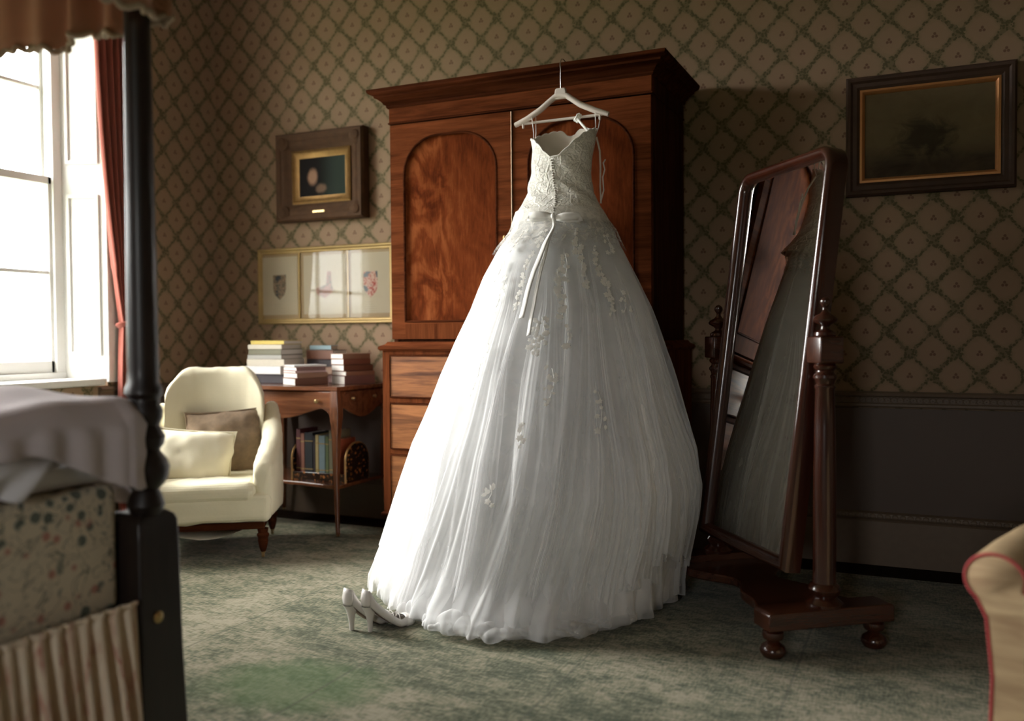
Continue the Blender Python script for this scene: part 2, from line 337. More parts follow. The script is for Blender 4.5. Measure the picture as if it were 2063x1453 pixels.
# ------------------------------------------------------------------ mesh helpers
class MB:
    def __init__(s): s.v, s.f, s.mi = [], [], []
    def add(s, vs, fs, mi=0):
        k = len(s.v); s.v += [tuple(p) for p in vs]; s.f += [tuple(i+k for i in f) for f in fs]; s.mi += [mi]*len(fs); return s
    def box(s, a, b, mi=0):
        (x0, y0, z0), (x1, y1, z1) = a, b
        vs = [(x0, y0, z0), (x1, y0, z0), (x1, y1, z0), (x0, y1, z0), (x0, y0, z1), (x1, y0, z1), (x1, y1, z1), (x0, y1, z1)]
        return s.add(vs, [(3, 2, 1, 0), (4, 5, 6, 7), (0, 1, 5, 4), (1, 2, 6, 5), (2, 3, 7, 6), (3, 0, 4, 7)], mi)
    def grid(s, P, closed_u=False, closed_v=False, mi=0):
        """P[i][j] points"""
        n, m_ = len(P), len(P[0]); vs = [p for r in P for p in r]; fs = []
        for i in range(n if closed_u else n-1):
            for j in range(m_ if closed_v else m_-1):
                a = i*m_+j; b = ((i+1) % n)*m_+j; c = ((i+1) % n)*m_+(j+1) % m_; d = i*m_+(j+1) % m_
                fs.append((a, b, c, d))
        return s.add(vs, fs, mi)
    def lathe(s, prof, c=(0, 0, 0), n=28, cap=True, sx=1, sy=1, mi=0):
        P = [[(c[0]+r*cos(2*pi*i/n)*sx, c[1]+r*sin(2*pi*i/n)*sy, c[2]+z) for i in range(n)] for r, z in prof]
        k = len(s.v); s.grid(P, closed_v=True, mi=mi)
        s.f = s.f[:len(s.f)]
        if cap:
            s.f.append(tuple(k+i for i in range(n))[::-1]); s.mi.append(mi)
            s.f.append(tuple(k+(len(prof)-1)*n+i for i in range(n))); s.mi.append(mi)
        return s
    def tube(s, pts, r, n=8, closed=False, mi=0, flat=1.0, cap=True):
        pts = [Vector(p) for p in pts]; rr = r if hasattr(r, '__len__') else [r]*len(pts)
        P = []; N = len(pts); ref = None
        for i, p in enumerate(pts):
            a = pts[(i-1) % N] if (closed or i > 0) else p; b = pts[(i+1) % N] if (closed or i < N-1) else p
            t = (b-a).normalized()
            if ref is None: ref = t.orthogonal().normalized()
            ref = (ref-t*ref.dot(t)).normalized(); bi = t.cross(ref)
            P.append([tuple(p+ref*cos(2*pi*j/n)*rr[i]+bi*sin(2*pi*j/n)*rr[i]*flat) for j in range(n)])
        k = len(s.v); s.grid(P, closed_u=closed, closed_v=True, mi=mi)
        if not closed and cap:
            s.f.append(tuple(k+i for i in range(n))[::-1]); s.mi.append(mi)
            s.f.append(tuple(k+(N-1)*n+i for i in range(n))); s.mi.append(mi)
        return s
    def prism(s, out, a, b, axis=1, mi=0):
        """outline (2D) extruded a..b along axis"""
        def P(u, v, w):
            return {0: (w, u, v), 1: (u, w, v), 2: (u, v, w)}[axis]
        n = len(out); vs = [P(u, v, a) for u, v in out]+[P(u, v, b) for u, v in out]
        fs = [tuple(range(n)), tuple(range(2*n-1, n-1, -1))]+[(i, i+n, (i+1) % n+n, (i+1) % n) for i in range(n)]
        return s.add(vs, fs, mi)
    def sweep(s, path, prof, closed=False, mi=0):
        """path: xy points at z=0, prof: (out, z); out = to the right of travel, mitred"""
        n = len(path); P = []
        for i, p in enumerate(path):
            p = Vector(p)
            d1 = (p-Vector(path[i-1])).normalized() if (i > 0 or closed) else None
            d2 = (Vector(path[(i+1) % n])-p).normalized() if (i < n-1 or closed) else None
            if d1 is None: d1 = d2
            if d2 is None: d2 = d1
            n1 = Vector((d1.y, -d1.x)); n2 = Vector((d2.y, -d2.x)); nn = (n1+n2).normalized(); k = 1/max(.3, nn.dot(n1))
            P.append([(p.x+nn.x*o*k, p.y+nn.y*o*k, z) for o, z in prof])
        k0 = len(s.v); s.grid(P, closed_u=closed, closed_v=True, mi=mi)
        if not closed:
            m_ = len(prof); s.f.append(tuple(k0+i for i in range(m_))); s.mi.append(mi); s.f.append(tuple(k0+(n-1)*m_+i for i in range(m_))[::-1]); s.mi.append(mi)
        return s
    def xf(s, M):
        s.v = [tuple(M @ Vector(p)) for p in s.v]; return s
    def obj(s, name, mats, parent=None, smooth=True, bevel=0, angle=35, sub=0, solid=0, loc=None, rot=None):
        me = bpy.data.meshes.new(name); me.from_pydata(s.v, [], s.f); me.validate(); me.update()
        if not isinstance(mats, (list, tuple)): mats = [mats]
        for m_ in mats: me.materials.append(MA[m_] if isinstance(m_, str) else m_)
        if len(mats) > 1 and len(me.polygons) == len(s.mi): me.polygons.foreach_set('material_index', s.mi)
        import bmesh
        bm = bmesh.new(); bm.from_mesh(me); bmesh.ops.recalc_face_normals(bm, faces=bm.faces); bm.to_mesh(me); bm.free()
        if smooth:
            me.polygons.foreach_set('use_smooth', [True]*len(me.polygons))
            if angle < 180: me.set_sharp_from_angle(angle=radians(angle))
        o = bpy.data.objects.new(name, me); COL.objects.link(o)
        if parent is not None: o.parent = parent
        if loc: o.location = loc
        if rot: o.rotation_euler = rot
        if bevel:
            b = o.modifiers.new('bevel', 'BEVEL'); b.width = bevel; b.segments = 2; b.limit_method = 'ANGLE'
        if sub:
            b = o.modifiers.new('sub', 'SUBSURF'); b.levels = sub; b.render_levels = sub
        if solid:
            b = o.modifiers.new('solid', 'SOLIDIFY'); b.thickness = solid; b.offset = 0
        return o
def boxo(name, a, b, mat, parent=None, bevel=.003, **k): return MB().box(a, b).obj(name, mat, parent, bevel=bevel, **k)
def tag(o, label, cat, group=None, kind=None):
    o['label'] = label; o['category'] = cat
    if group: o['group'] = group
    if kind: o['kind'] = kind
    return o
def thing(name, label, cat, loc=(0, 0, 0), rz=0, group=None):
    o = bpy.data.objects.new(name, None); COL.objects.link(o); o.location = loc; o.rotation_euler = (0, 0, rz); o.empty_display_size = .1
    return tag(o, label, cat, group)
def struct(o): o['kind'] = 'structure'; return o
def rbox(a, b, r, n=5):
    """rounded box as MB (superellipsoid-like corners)"""
    a, b = Vector(a), Vector(b); mb = MB(); c = (a+b)/2; h = (b-a)/2
    N = 8*n
    P = []
    for i in range(2*n+2):
        ph = -pi/2+pi*(i if i <= n else i-1)/(2*n); up = 1 if i > n else -1
        row = []
        for q in range(4):
            for j in range(n+1):
                th = q*pi/2+j*(pi/2)/n
                sx_ = 1 if q in (0, 3) else -1; sy_ = 1 if q in (0, 1) else -1
                row.append((c.x+sx_*(h.x-r)+r*cos(ph)*cos(th), c.y+sy_*(h.y-r)+r*cos(ph)*sin(th), c.z+up*(h.z-r)+r*sin(ph)))
        P.append(row)
    k = 0; mb.grid(P, closed_v=True); m_ = 4*(n+1)
    mb.f.append(tuple(range(m_))[::-1]); mb.mi.append(0); mb.f.append(tuple((len(P)-1)*m_+i for i in range(m_))); mb.mi.append(0)
    return mb

# ================================================================== SETTING
XR, YF, ZC = 7.6, -7.6, 3.6
struct(boxo('floor', (-.2, YF-.1, -.12), (XR+.1, .1, -.010), 'board', bevel=0))
struct(boxo('ceiling', (-.2, YF-.1, ZC), (XR+.1, .1, ZC+.1), 'ceil', bevel=0))
struct(boxo('wall_back', (-.2, 0, -.01), (XR+.1, .12, ZC), 'paper', bevel=0))
struct(boxo('wall_right', (XR, YF, -.01), (XR+.12, 0, ZC), 'plainwall', bevel=0))
wf = MB(); wf.box((-.2, YF-.12, -.01), (FILL_WIN[0], YF, ZC)); wf.box((FILL_WIN[1], YF-.12, -.01), (XR, YF, ZC)); wf.box((FILL_WIN[0], YF-.12, -.01), (FILL_WIN[1], YF, FILL_WIN[2])); wf.box((FILL_WIN[0], YF-.12, FILL_WIN[3]), (FILL_WIN[1], YF, ZC))
struct(wf.obj('wall_front', 'plainwall', smooth=False))
w3 = bpy.data.objects.new('window_3', None); COL.objects.link(w3); w3.location = (FILL_WIN[0], YF, FILL_WIN[2]); w3['kind'] = 'structure'  # out of view, added only to let fill light in
wx, wz = FILL_WIN[1]-FILL_WIN[0], FILL_WIN[3]-FILL_WIN[2]
q_ = MB(); q_.box((0, -.08, 0), (.05, -.03, wz)); q_.box((wx-.05, -.08, 0), (wx, -.03, wz)); q_.box((.05, -.08, 0), (wx-.05, -.03, .05)); q_.box((.05, -.08, wz-.05), (wx-.05, -.03, wz)); q_.box((.05, -.08, wz/2-.02), (wx-.05, -.03, wz/2+.02)); q_.obj('window_frame', 'white', w3, bevel=.003)
wl = MB(); ys = [YF, WINS[1][0]-.13, WINS[1][1]+.13, WINS[0][0]-.13, WINS[0][1]+.13, 0]
XO = .02
for i in (0, 2, 4): wl.box((XO, ys[i], -.01), (XL, ys[i+1], ZC))
for i in (1, 3):
    wl.box((XO, ys[i], -.01), (XL, ys[i+1], .85)); wl.box((XO, ys[i], 3.23), (XL, ys[i+1], ZC))
struct(wl.obj('wall_left', 'paper', smooth=False))
# dado, rail, baseboard: back and left
def dado_run(tag_, p0, p1):
    """runs along a wall, room side to the right of travel"""
    d = struct(MB().sweep([p0, p1], [(0, .24), (.012, .24), (.012, .76), (0, .76)]).obj('trim_dado_'+tag_, 'dado', smooth=False))
    r = struct(MB().sweep([p0, p1], [(0, .765), (.018, .765), (.024, .772), (.024, .782), (.016, .788), (.016, .815), (.030, .822), (.034, .834), (.026, .842), (0, .842)]).obj('trim_chair_rail_'+tag_, 'rail'))
    s_ = struct(MB().sweep([p0, p1], [(0, -.01), (.030, -.01), (.030, .205), (.022, .212), (.034, .225), (.030, .243), (.014, .252), (0, .252)]).obj('baseboard_'+tag_, 'rail'))
    return r, s_
rb, bb = dado_run('back', (XL, 0), (XR, 0))
rl, bl = dado_run('left', (XL, WINS[0][1]+.06), (XL, 0))
dado_run('left_window', (XL, WINS[0][0]-.06), (XL, WINS[0][1]+.06)) if False else None
dado_run('left_front', (XL, YF), (XL, WINS[0][0]-.06))
struct(MB().sweep([(XL, WINS[0][0]-.06), (XL, WINS[0][1]+.06)], [(0, .24), (.012, .24), (.012, .76), (0, .76)]).obj('trim_dado_window', 'dado', smooth=False))
struct(MB().sweep([(XL, WINS[0][0]-.06), (XL, WINS[0][1]+.06)], [(0, -.01), (.030, -.01), (.030, .205), (.022, .212), (.034, .225), (.030, .243), (.014, .252), (0, .252)]).obj('baseboard_window', 'rail'))
# guilloche rings on the rail and carved lobes on the skirting (the part of the wall in view)
ring = MB(); lobes = MB(); n = 0
x = XL+.03
rings = []
while x < 6.2:
    pts = [(x+.0135*cos(a), -.0165, .8015+.0125*sin(a)) for a in [2*pi*i/10 for i in range(10)]]
    ring.tube(pts, .0028, 5, closed=True); ring.lathe([(.004, 0), (.003, .004)], (x, -.02, .799), 6)
    x += .0285
o = ring.obj('ring_moulding', 'rail', rb); o['kind'] = 'stuff'
x = XL+.04
while x < 6.2:
    lobes.lathe([(.004, -.012), (.014, -.006), (.017, .002), (.012, .011), (.003, .015)], (x, -.030, .228), 8, sy=.5); x += .034
o = lobes.obj('carved_moulding', 'rail', bb); o['kind'] = 'stuff'

# windows
def window(idx, ya, yb, za, zb):
    root = bpy.data.objects.new('window_%d' % idx, None); COL.objects.link(root); root.location = (XG, (ya+yb)/2, za); root['kind'] = 'structure'
    yc = (ya+yb)/2; h = (yb-ya)/2; H = zb-za
    fr = MB()
    for s_ in (-1, 1): fr.box((-.07, s_*(h-.0)-.03 if s_ > 0 else -h-.03, -.02), (.06, s_*h+.03, H+.06))
    fr.box((-.07, -h-.03, H), (.06, h+.03, H+.08)); fr.box((-.12, -h-.03, -.05), (.07, h+.03, 0))
    fr.obj('window_frame', 'white', root, bevel=.004)
    boxo('window_sill', (.055, -h-.08, -.075), (XL-XG+.045, h+.08, -.035), 'white', root, bevel=.008)
    mid = 1.14
    for (z0, z1, dx, bot) in ((0, mid, .02, .07), (mid-.04, H, -.035, .045)):
        sh = MB(); x0, x1 = dx-.02, dx+.02
        for s_ in (-1, 1): sh.box((x0, min(s_*h, s_*(h-.05)), z0), (x1, max(s_*h, s_*(h-.05)), z1))
        sh.box((x0, -h, z0), (x1, h, z0+bot)); sh.box((x0, -h, z1-.045), (x1, h, z1))
        so = sh.obj('sash', 'white', root, bevel=.003)
        g0, g1 = z0+bot, z1-.045; zm = (g0+g1)/2
        boxo('glazing_bar', (x0+.006, -h+.05, zm-.011), (x1-.006, h-.05, zm+.011), 'white', so, bevel=.003)
        for k in (-1, 1): boxo('glazing_bar', (x0+.006, k*(h-.05)/3-.011, g0), (x1-.006, k*(h-.05)/3+.011, g1), 'white', so, bevel=.003)
        w3 = (2*h-.1)/3
        for i in range(3):
            for (a, b) in ((g0, zm-.011), (zm+.011, g1)):
                MB().add([(dx, -h+.05+i*w3+.011, a), (dx, -h+.05+(i+1)*w3-.011, a), (dx, -h+.05+(i+1)*w3-.011, b), (dx, -h+.05+i*w3+.011, b)], [(0, 1, 2, 3)]).obj('pane', 'glass', so, smooth=False)
    # splayed shutter linings
    for s_ in (-1, 1):
        y_in = s_*(h+.025); y_out = s_*(h+.125); X0, X1 = .05, XL-XG+.012
        boxo('architrave', (XL-XG+.001, min(s_*(h+.12), s_*(h+.235)), -.06), (XL-XG+.026, max(s_*(h+.12), s_*(h+.235)), H+.20), 'white', root, bevel=.006)
        def lin(t, z, off=0):
            nx, ny = -(y_out-y_in), (X1-X0); L = sqrt(nx*nx+ny*ny); nx, ny = nx/L, ny/L
            if ny*s_ > 0: nx, ny = -nx, -ny
            return (X0+(X1-X0)*t+nx*off, y_in+(y_out-y_in)*t+ny*off, z)
        mb = MB(); mb.add([lin(0, -.04), lin(1, -.04), lin(1, H+.1), lin(0, H+.1), lin(0, -.04, -.03), lin(1, -.04, -.03), lin(1, H+.1, -.03), lin(0, H+.1, -.03)], [(0, 1, 2, 3), (7, 6, 5, 4), (0, 4, 5, 1), (1, 5, 6, 2), (2, 6, 7, 3), (3, 7, 4, 0)])
        sp = mb.obj('shutter', 'white', root, smooth=False)
        for (z0, z1) in ((.12, 1.02), (1.24, 2.14)):
            for q in ((.14, .20), (.80, .86)):
                mb = MB(); mb.add([lin(q[0], z0), lin(q[1], z0), lin(q[1], z1), lin(q[0], z1), lin(q[0], z0, .012), lin(q[1], z0, .012), lin(q[1], z1, .012), lin(q[0], z1, .012)], [(0, 1, 2, 3), (7, 6, 5, 4), (0, 4, 5, 1), (1, 5, 6, 2), (2, 6, 7, 3), (3, 7, 4, 0)])
                mb.obj('panel_moulding', 'white', sp, smooth=False)
            for zz in (z0-.02, z1):
                mb = MB(); mb.add([lin(.14, zz), lin(.86, zz), lin(.86, zz+.02), lin(.14, zz+.02), lin(.14, zz, .012), lin(.86, zz, .012), lin(.86, zz+.02, .012), lin(.14, zz+.02, .012)], [(0, 1, 2, 3), (7, 6, 5, 4), (0, 4, 5, 1), (1, 5, 6, 2), (2, 6, 7, 3), (3, 7, 4, 0)])
                mb.obj('panel_moulding', 'white', sp, smooth=False)
window(1, *WINS[0]); window(2, *WINS[1])  # first is in view, second is added for its light

# carpet
cp = MB(); nx_, ny_ = 2, 2
c_ = boxo('carpet', (XL+.30, YF+.3, -.0095), (XR-.3, -.28, .0), 'carpet', bevel=.004)
tag(c_, 'worn green and grey patterned carpet covering most of the dark floor', 'carpet')

# ================================================================== WARDROBE
def wardrobe():
    t = thing('linen_press', 'tall flame mahogany linen press against the papered wall, the wedding dress hanging on it', 'wardrobe', (2.987, 0, .001))
    XA, XB = -.716, .716; YB, YU, YL_ = -.035, -.645, -.672
    # lower carcass
    LA, LB = -.758, .758
    mb = MB()
    mb.box((LA, YL_, .185), (LA+.045, YB, 1.055)); mb.box((LB-.045, YL_, .185), (LB, YB, 1.055)); mb.box((LA+.045, YB-.02, .185), (LB-.045, YB, 1.055))
    for z in (.185, .500, .775, 1.030): mb.box((LA+.045, YL_, z), (LB-.045, YB-.02, z+.025))
    mb.obj('lower_carcass', 'mah_z', t, bevel=.002)
    dz = [(.214, .496), (.529, .771), (.804, 1.026)]
    for a, b in dz:
        d = boxo('drawer', (LA+.049, YL_-.004, a), (LB-.049, YB-.04, b), 'drawer', t, bevel=.004)
        bead = MB()
        x0, x1, z0, z1 = LA+.050, LB-.050, a+.001, b-.001
        bead.tube([(x0, YL_-.005, z0), (x1, YL_-.005, z0), (x1, YL_-.005, z1), (x0, YL_-.005, z1)], .0045, 6, closed=True)
        bead.obj('cock_bead', 'mah_dark', d)
        for xx in (-.36, .36): MB().lathe([(.008, 0), (.006, .012), (.016, .020), (.018, .028), (.010, .036)], (0, 0, 0), 16).xf(Matrix.Translation((xx, YL_-.002, (a+b)/2)) @ Matrix.Rotation(pi/2, 4, 'X')).obj('knob', 'mah_gloss', d)
    path = [(LA, YB), (LA, YL_), (LB, YL_), (LB, YB)]
    # travel goes down the left side, right side of travel is -x for the left... flip sign
    def fl(pr): return [(o_, z_) for o_, z_ in pr]
    MB().sweep(path, fl([(-.03, .165), (.004, .165), (.012, .172), (.012, .180), (.004, .188), (-.03, .188)])).obj('base_moulding', 'mah_dark', t)
    ft = MB()
    ft.box((LA+.01, YL_+.015, .0), (LB-.01, YB, .0) if False else (LA+.03, YB, .165)); ft.box((LB-.03, YL_+.015, 0), (LB-.01, YB, .165))
    out = [(LA+.01, 0), (LA+.13, 0), (LA+.15, .05), (LA+.20, .085), (LA+.26, .10), (LB-.26, .10), (LB-.20, .085), (LB-.15, .05), (LB-.13, 0), (LB-.01, 0), (LB-.01, .165), (LA+.01, .165)]
    ft.prism(out, YL_+.012, YL_+.035, 1); ft.obj('bracket_plinth', 'mah_dark', t, bevel=.002)
    MB().sweep(path, fl([(-.06, 1.052), (.010, 1.052), (.018, 1.062), (.016, 1.074), (-.012, 1.086), (-.020, 1.098), (-.06, 1.098)])).obj('waist_moulding', 'mah_x', t)
    # upper carcass
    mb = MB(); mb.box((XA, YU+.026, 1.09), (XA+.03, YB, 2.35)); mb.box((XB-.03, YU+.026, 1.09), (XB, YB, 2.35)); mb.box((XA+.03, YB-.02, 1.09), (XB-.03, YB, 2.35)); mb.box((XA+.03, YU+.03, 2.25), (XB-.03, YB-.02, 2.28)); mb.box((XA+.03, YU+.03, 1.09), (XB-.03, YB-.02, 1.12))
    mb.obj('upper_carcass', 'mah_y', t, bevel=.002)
    boxo('frieze', (XA-.001, YU-.002, 2.262), (XB+.001, YU+.03, 2.345), 'mah_x', t, bevel=.002)
    up = [(XA, YB), (XA, YU), (XB, YU), (XB, YB)]
    MB().sweep(up, [(-.02, 2.252), (.004, 2.252), (.006, 2.257), (.003, 2.262), (-.02, 2.262)]).obj('frieze_bead', 'mah_dark', t)
    MB().sweep(up, [(-.05, 2.335), (.006, 2.335), (.012, 2.342), (.012, 2.350), (.020, 2.354), (.028, 2.366), (.044, 2.380), (.058, 2.386), (.060, 2.394), (.066, 2.398), (.080, 2.404), (.086, 2.412), (.088, 2.424), (-.05, 2.424)]).obj('cornice', 'mah_dark', t)
    boxo('top_board', (XA-.04, YU-.04, 2.405), (XB+.04, YB, 2.421), 'mah_dark', t, bevel=0)
    # doors with arched sunk panels
    for (a, b, s_) in ((XA+.004, -.0045, -1), (.0045, XB-.004, 1)):
        w = b-a; cx = (a+b)/2; z0, z1 = 1.112, 2.246; pz0, pz1 = 1.205, 2.172; hw = w/2-.083; R_ = .205
        def outline(inset=0, n=18):
            pts = []; hw_, R2 = hw-inset, R_-inset
            for k in range(n+1):
                th = -pi/2*0+pi/2*k/n
                pts.append((hw_-R2+R2*cos(th), pz1-inset-R2*.95+R2*.95*sin(th)))
            for k in range(n+1):
                th = pi/2+pi/2*k/n
                pts.append((-hw_+R2+R2*cos(th), pz1-inset-R2*.95+R2*.95*sin(th)))
            for k in range(1, 12): pts.append((-hw_, pz1-R_-(pz1-R_-pz0)*k/12))
            for k in range(12): pts.append((-hw_+2*hw_*k/12, pz0+inset))
            for k in range(12): pts.append((hw_, pz0+inset+(pz1-R_-pz0)*k/12))
            return pts
        hole = outline(); zc = (z0+z1)/2
        def proj_rect(u, v):
            du, dv = u, v-zc; k = min(w/2/max(abs(du), 1e-6), (z1-z0)/2/max(abs(dv), 1e-6)); return (du*k, zc+dv*k)
        outer = [proj_rect(u, v) for u, v in hole]
        # snap the corners
        for su in (-1, 1):
            for zz in (z0, z1):
                i = min(range(len(outer)), key=lambda k: (outer[k][0]-su*w/2)**2+(outer[k][1]-zz)**2); outer[i] = (su*w/2, zz)
        n = len(hole); mb = MB()
        yf, yb = YU, YU+.024
        vs = [(cx+u, yf, v) for u, v in outer]+[(cx+u, yf, v) for u, v in hole]+[(cx+u, yb, v) for u, v in hole]+[(cx+u, yb, v) for u, v in outer]
        fs = []
        for i in range(n):
            j = (i+1) % n
            for q in range(3): fs.append((q*n+i, q*n+j, (q+1)*n+j, (q+1)*n+i))
            fs.append((3*n+i, 3*n+j, j, i))
        mb.add(vs, fs); d = mb.obj('door', 'mah_x', t, smooth=False)
        d2 = d
        # vertical-grain rails veneered on, mitred strips are in the grain only: bottom and top rails
        boxo('bottom_rail', (cx-hw+.0, YU-.0008, z0+.001), (cx+hw, YU+.004, pz0-.012), 'mah_z', d, bevel=0)
        pn = MB().prism([(u, v) for u, v in outline(-.004)], .0, .008, 1)
        po = pn.obj('arched_panel', 'flame', d, smooth=False, loc=(cx, YU+.012, 0))
        pv = [(cx+u, YU+.002, v) for u, v in outline(.0)]
        MB().tube(pv, .0065, 8, closed=True).obj('panel_moulding', 'mah_dark', d)
        MB().lathe([(.0075, 0), (.0075, .003), (.003, .004)], (0, 0, 0), 14, sy=1.6).xf(Matrix.Translation((cx-s_*(w/2-.04), YU-.001, 1.62)) @ Matrix.Rotation(pi/2, 4, 'X')).obj('escutcheon', 'brass', d)
    MB().tube([(-.0, YU-.004, 1.115), (0, YU-.004, 2.243)], .0040, 8).obj('brass_astragal', 'dull', t)
    return t
wardrobe()

# ================================================================== DRESS
TAB = [(0, 3.261, .704), (.08, 3.26, .702), (.2, 3.285, .684), (.35, 3.324, .681), (.5, 3.353, .673), (.65, 3.36, .645), (.8, 3.359, .593), (.95, 3.357, .544), (1.1, 3.357, .486), (1.25, 3.358, .424), (1.4, 3.343, .365), (1.5, 3.34, .319), (1.6, 3.345, .258), (1.65, 3.332, .228), (1.7, 3.326, .203), (1.75, 3.319, .177), (1.8, 3.317, .16), (1.87, 3.321, .147), (1.95, 3.329, .146), (2.03, 3.337, .156), (2.12, 3.337, .160)]
TZ, TX, TR_ = (np.array(a) for a in zip(*TAB))
def base_surf(th, z, k=1.0, extra=0.0):
    """the gown's body; th around (front = -pi/2), z height"""
    cx = np.interp(z, TZ, TX); r = np.interp(z, TZ, TR_)*k+extra; bk = np.interp(z, [0, 1.5, 1.6, 2.1], [.45, .45, .6, .6])
    r0 = np.interp(z, TZ, TR_); r = r-r0*.028*np.exp(-((z-.85)/.40)**2)-r0*.03*np.exp(-((z-1.52)/.12)**2)
    cy = -.745-bk*r0; s = np.sin(th); wb = np.clip((z-1.50)/.14, 0, 1); wb = wb*wb*(3-2*wb)
    cy = cy*(1-wb)+(-.865)*wb; dpt = 1-.13*wb
    fl = np.minimum(1, (-.70-cy-.03)/np.maximum(r, .01))
    y = cy+r*np.where(s < 0, s*dpt, s*fl)
    return cx+r*np.cos(th), y, z+0*th
DX, DY = 3.30, -1.0
gown = thing('wedding_dress', 'white strapless lace and tulle wedding dress hanging from the hanger, train spread on the carpet', 'dress', (DX, DY, 0))
def gl(x, y, z): return np.stack([x-DX, y-DY, z], -1)
def grid_obj(name, P, mat, parent=gown, closed_u=False, closed_v=False, **k):
    nu, nv = P.shape[:2]
    me = bpy.data.meshes.new(name)
    idx = np.arange(nu*nv).reshape(nu, nv)
    A = idx if not closed_u else np.vstack([idx, idx[:1]])
    if closed_v: A = np.hstack([A, A[:, :1]])
    q = np.stack([A[:-1, :-1], A[1:, :-1], A[1:, 1:], A[:-1, 1:]], -1).reshape(-1, 4)
    me.vertices.add(nu*nv); me.vertices.foreach_set('co', P.reshape(-1, 3).astype(np.float32).ravel())
    me.loops.add(q.size); me.loops.foreach_set('vertex_index', q.ravel().astype(np.int32))
    me.polygons.add(len(q)); me.polygons.foreach_set('loop_start', np.arange(0, q.size, 4, dtype=np.int32))
    me.polygons.foreach_set('use_smooth', np.ones(len(q), dtype=bool))
    me.materials.append(MA[mat] if isinstance(mat, str) else mat); me.update(); me.validate()
    o = bpy.data.objects.new(name, me); COL.objects.link(o); o.parent = parent; return o
def folds(TH, T, rs, n, amp, wid, drift=.25, sharp=1.6):
    """sum of pleats; T = 0 at the waist .. 1 at the hem"""
    D = np.zeros_like(TH); ph = np.linspace(-pi, pi, n, endpoint=False)+rs.uniform(-.5, .5, n)*2*pi/n
    for p in ph:
        a = amp*rs.uniform(.35, 1.3)*rs.choice([1, 1, -.7]); w = wid*rs.uniform(.5, 1.7); dr = rs.normal(0, drift)*.5; st = rs.uniform(0, .35)
        c = p+dr*T**2+.05*rs.normal()*np.sin(T*rs.uniform(2, 6)); dd = (TH-c+pi) % (2*pi)-pi
        g = np.clip((T-st)/.35, 0, 1)**1.3
        D += a*g*np.exp(-np.abs(dd/w)**sharp)
    return D
def smooth_noise(TH, T, rs, ks, amp):
    D = np.zeros_like(TH)
    for k in ks:
        D += amp/k**.7*np.sin(k*TH+rs.uniform(0, 6.3)+rs.uniform(-3, 3)*T)*np.sin(rs.uniform(1, 4)*T*pi*.5+rs.uniform(0, 3))
    return D
ZW = 1.665
def skirt_layer(name, k, seed, nf, amp, wid, mat, hem=.01, pool=.0, hemvar=.03, nt_=560, nz=90, top=ZW, frill=.0, kind=None):
    rs = np.random.RandomState(seed)
    th = np.linspace(-pi, pi, nt_, endpoint=False); t = np.linspace(0, 1, nz)
    TH, T = np.meshgrid(th, t, indexing='ij')
    hemz = hem+hemvar*np.clip(smooth_noise(th, 0*th+.5, rs, [2, 3, 5, 9, 14], 1.0)*.6+.25, 0, 2)
    hemz = hemz+.16*np.clip(np.sin(th-.1), 0, 1)+.05*np.clip(np.cos(th-.2), 0, 1)**4*(seed % 2)
    Z = top+(hemz[:, None]-top)*(T**.92)
    D = folds(TH, T, rs, nf, amp, wid)+smooth_noise(TH, T, rs, [3, 5, 8, 13], amp*.35)*T
    D = D-D.mean(axis=0, keepdims=True)
    fz = np.clip(1-Z/.30, 0, 1)**1.7; ft = np.clip((np.cos(TH+1.3)-.60)/.40, 0, 1)**.8; wv_ = .5+.5*np.sin(TH*rs.uniform(5, 8)+rs.uniform(0, 6))*np.sin(TH*rs.uniform(2, 3.5)+1)
    fr = sum(np.sin(TH*q+rs.uniform(0, 6)+3*T)*w_ for q, w_ in ((23, .5), (37, .5), (61, .35)))
    D = D*(1+.9*fz*ft)+fz*(pool*ft*(.55+.75*wv_)+frill*fr)
    Zw = Z+fz*frill*.7*np.sin(TH*29+rs.uniform(0, 6))*np.clip(1-np.abs(T-.93)/.08, 0, 1)
    x, y, z = base_surf(TH, Z, k, D)
    y = np.minimum(y, -.70-.005*k)
    # keep clear of the wardrobe and of the floor
    P = gl(x, y, np.maximum(Zw, .016+.004*np.sin(TH*17)))
    o = grid_obj(name, P, mat, closed_u=True)
    return o
skirt_layer('skirt_lining', .905, 1, 13, .034, .11, 'lining', hem=.03, hemvar=.01, nt_=360, nz=60)
skirt_layer('tulle_layer', .926, 2, 18, .034, .085, 'tulleA', hem=.02, pool=.05, frill=.010)
skirt_layer('tulle_layer', .940, 3, 26, .028, .050, 'tulleB', hem=.018, pool=.11, frill=.014)
skirt_layer('tulle_layer', .950, 5, 20, .034, .050, 'tulleB', hem=.018, pool=.145, frill=.016)
skirt_layer('tulle_layer', .960, 8, 15, .038, .038, 'tulleC', hem=.03, pool=.12, frill=.016, hemvar=.07)
skirt_layer('tulle_layer', .968, 11, 12, .036, .030, 'tulleC', hem=.05, pool=.09, frill=.014, hemvar=.14)
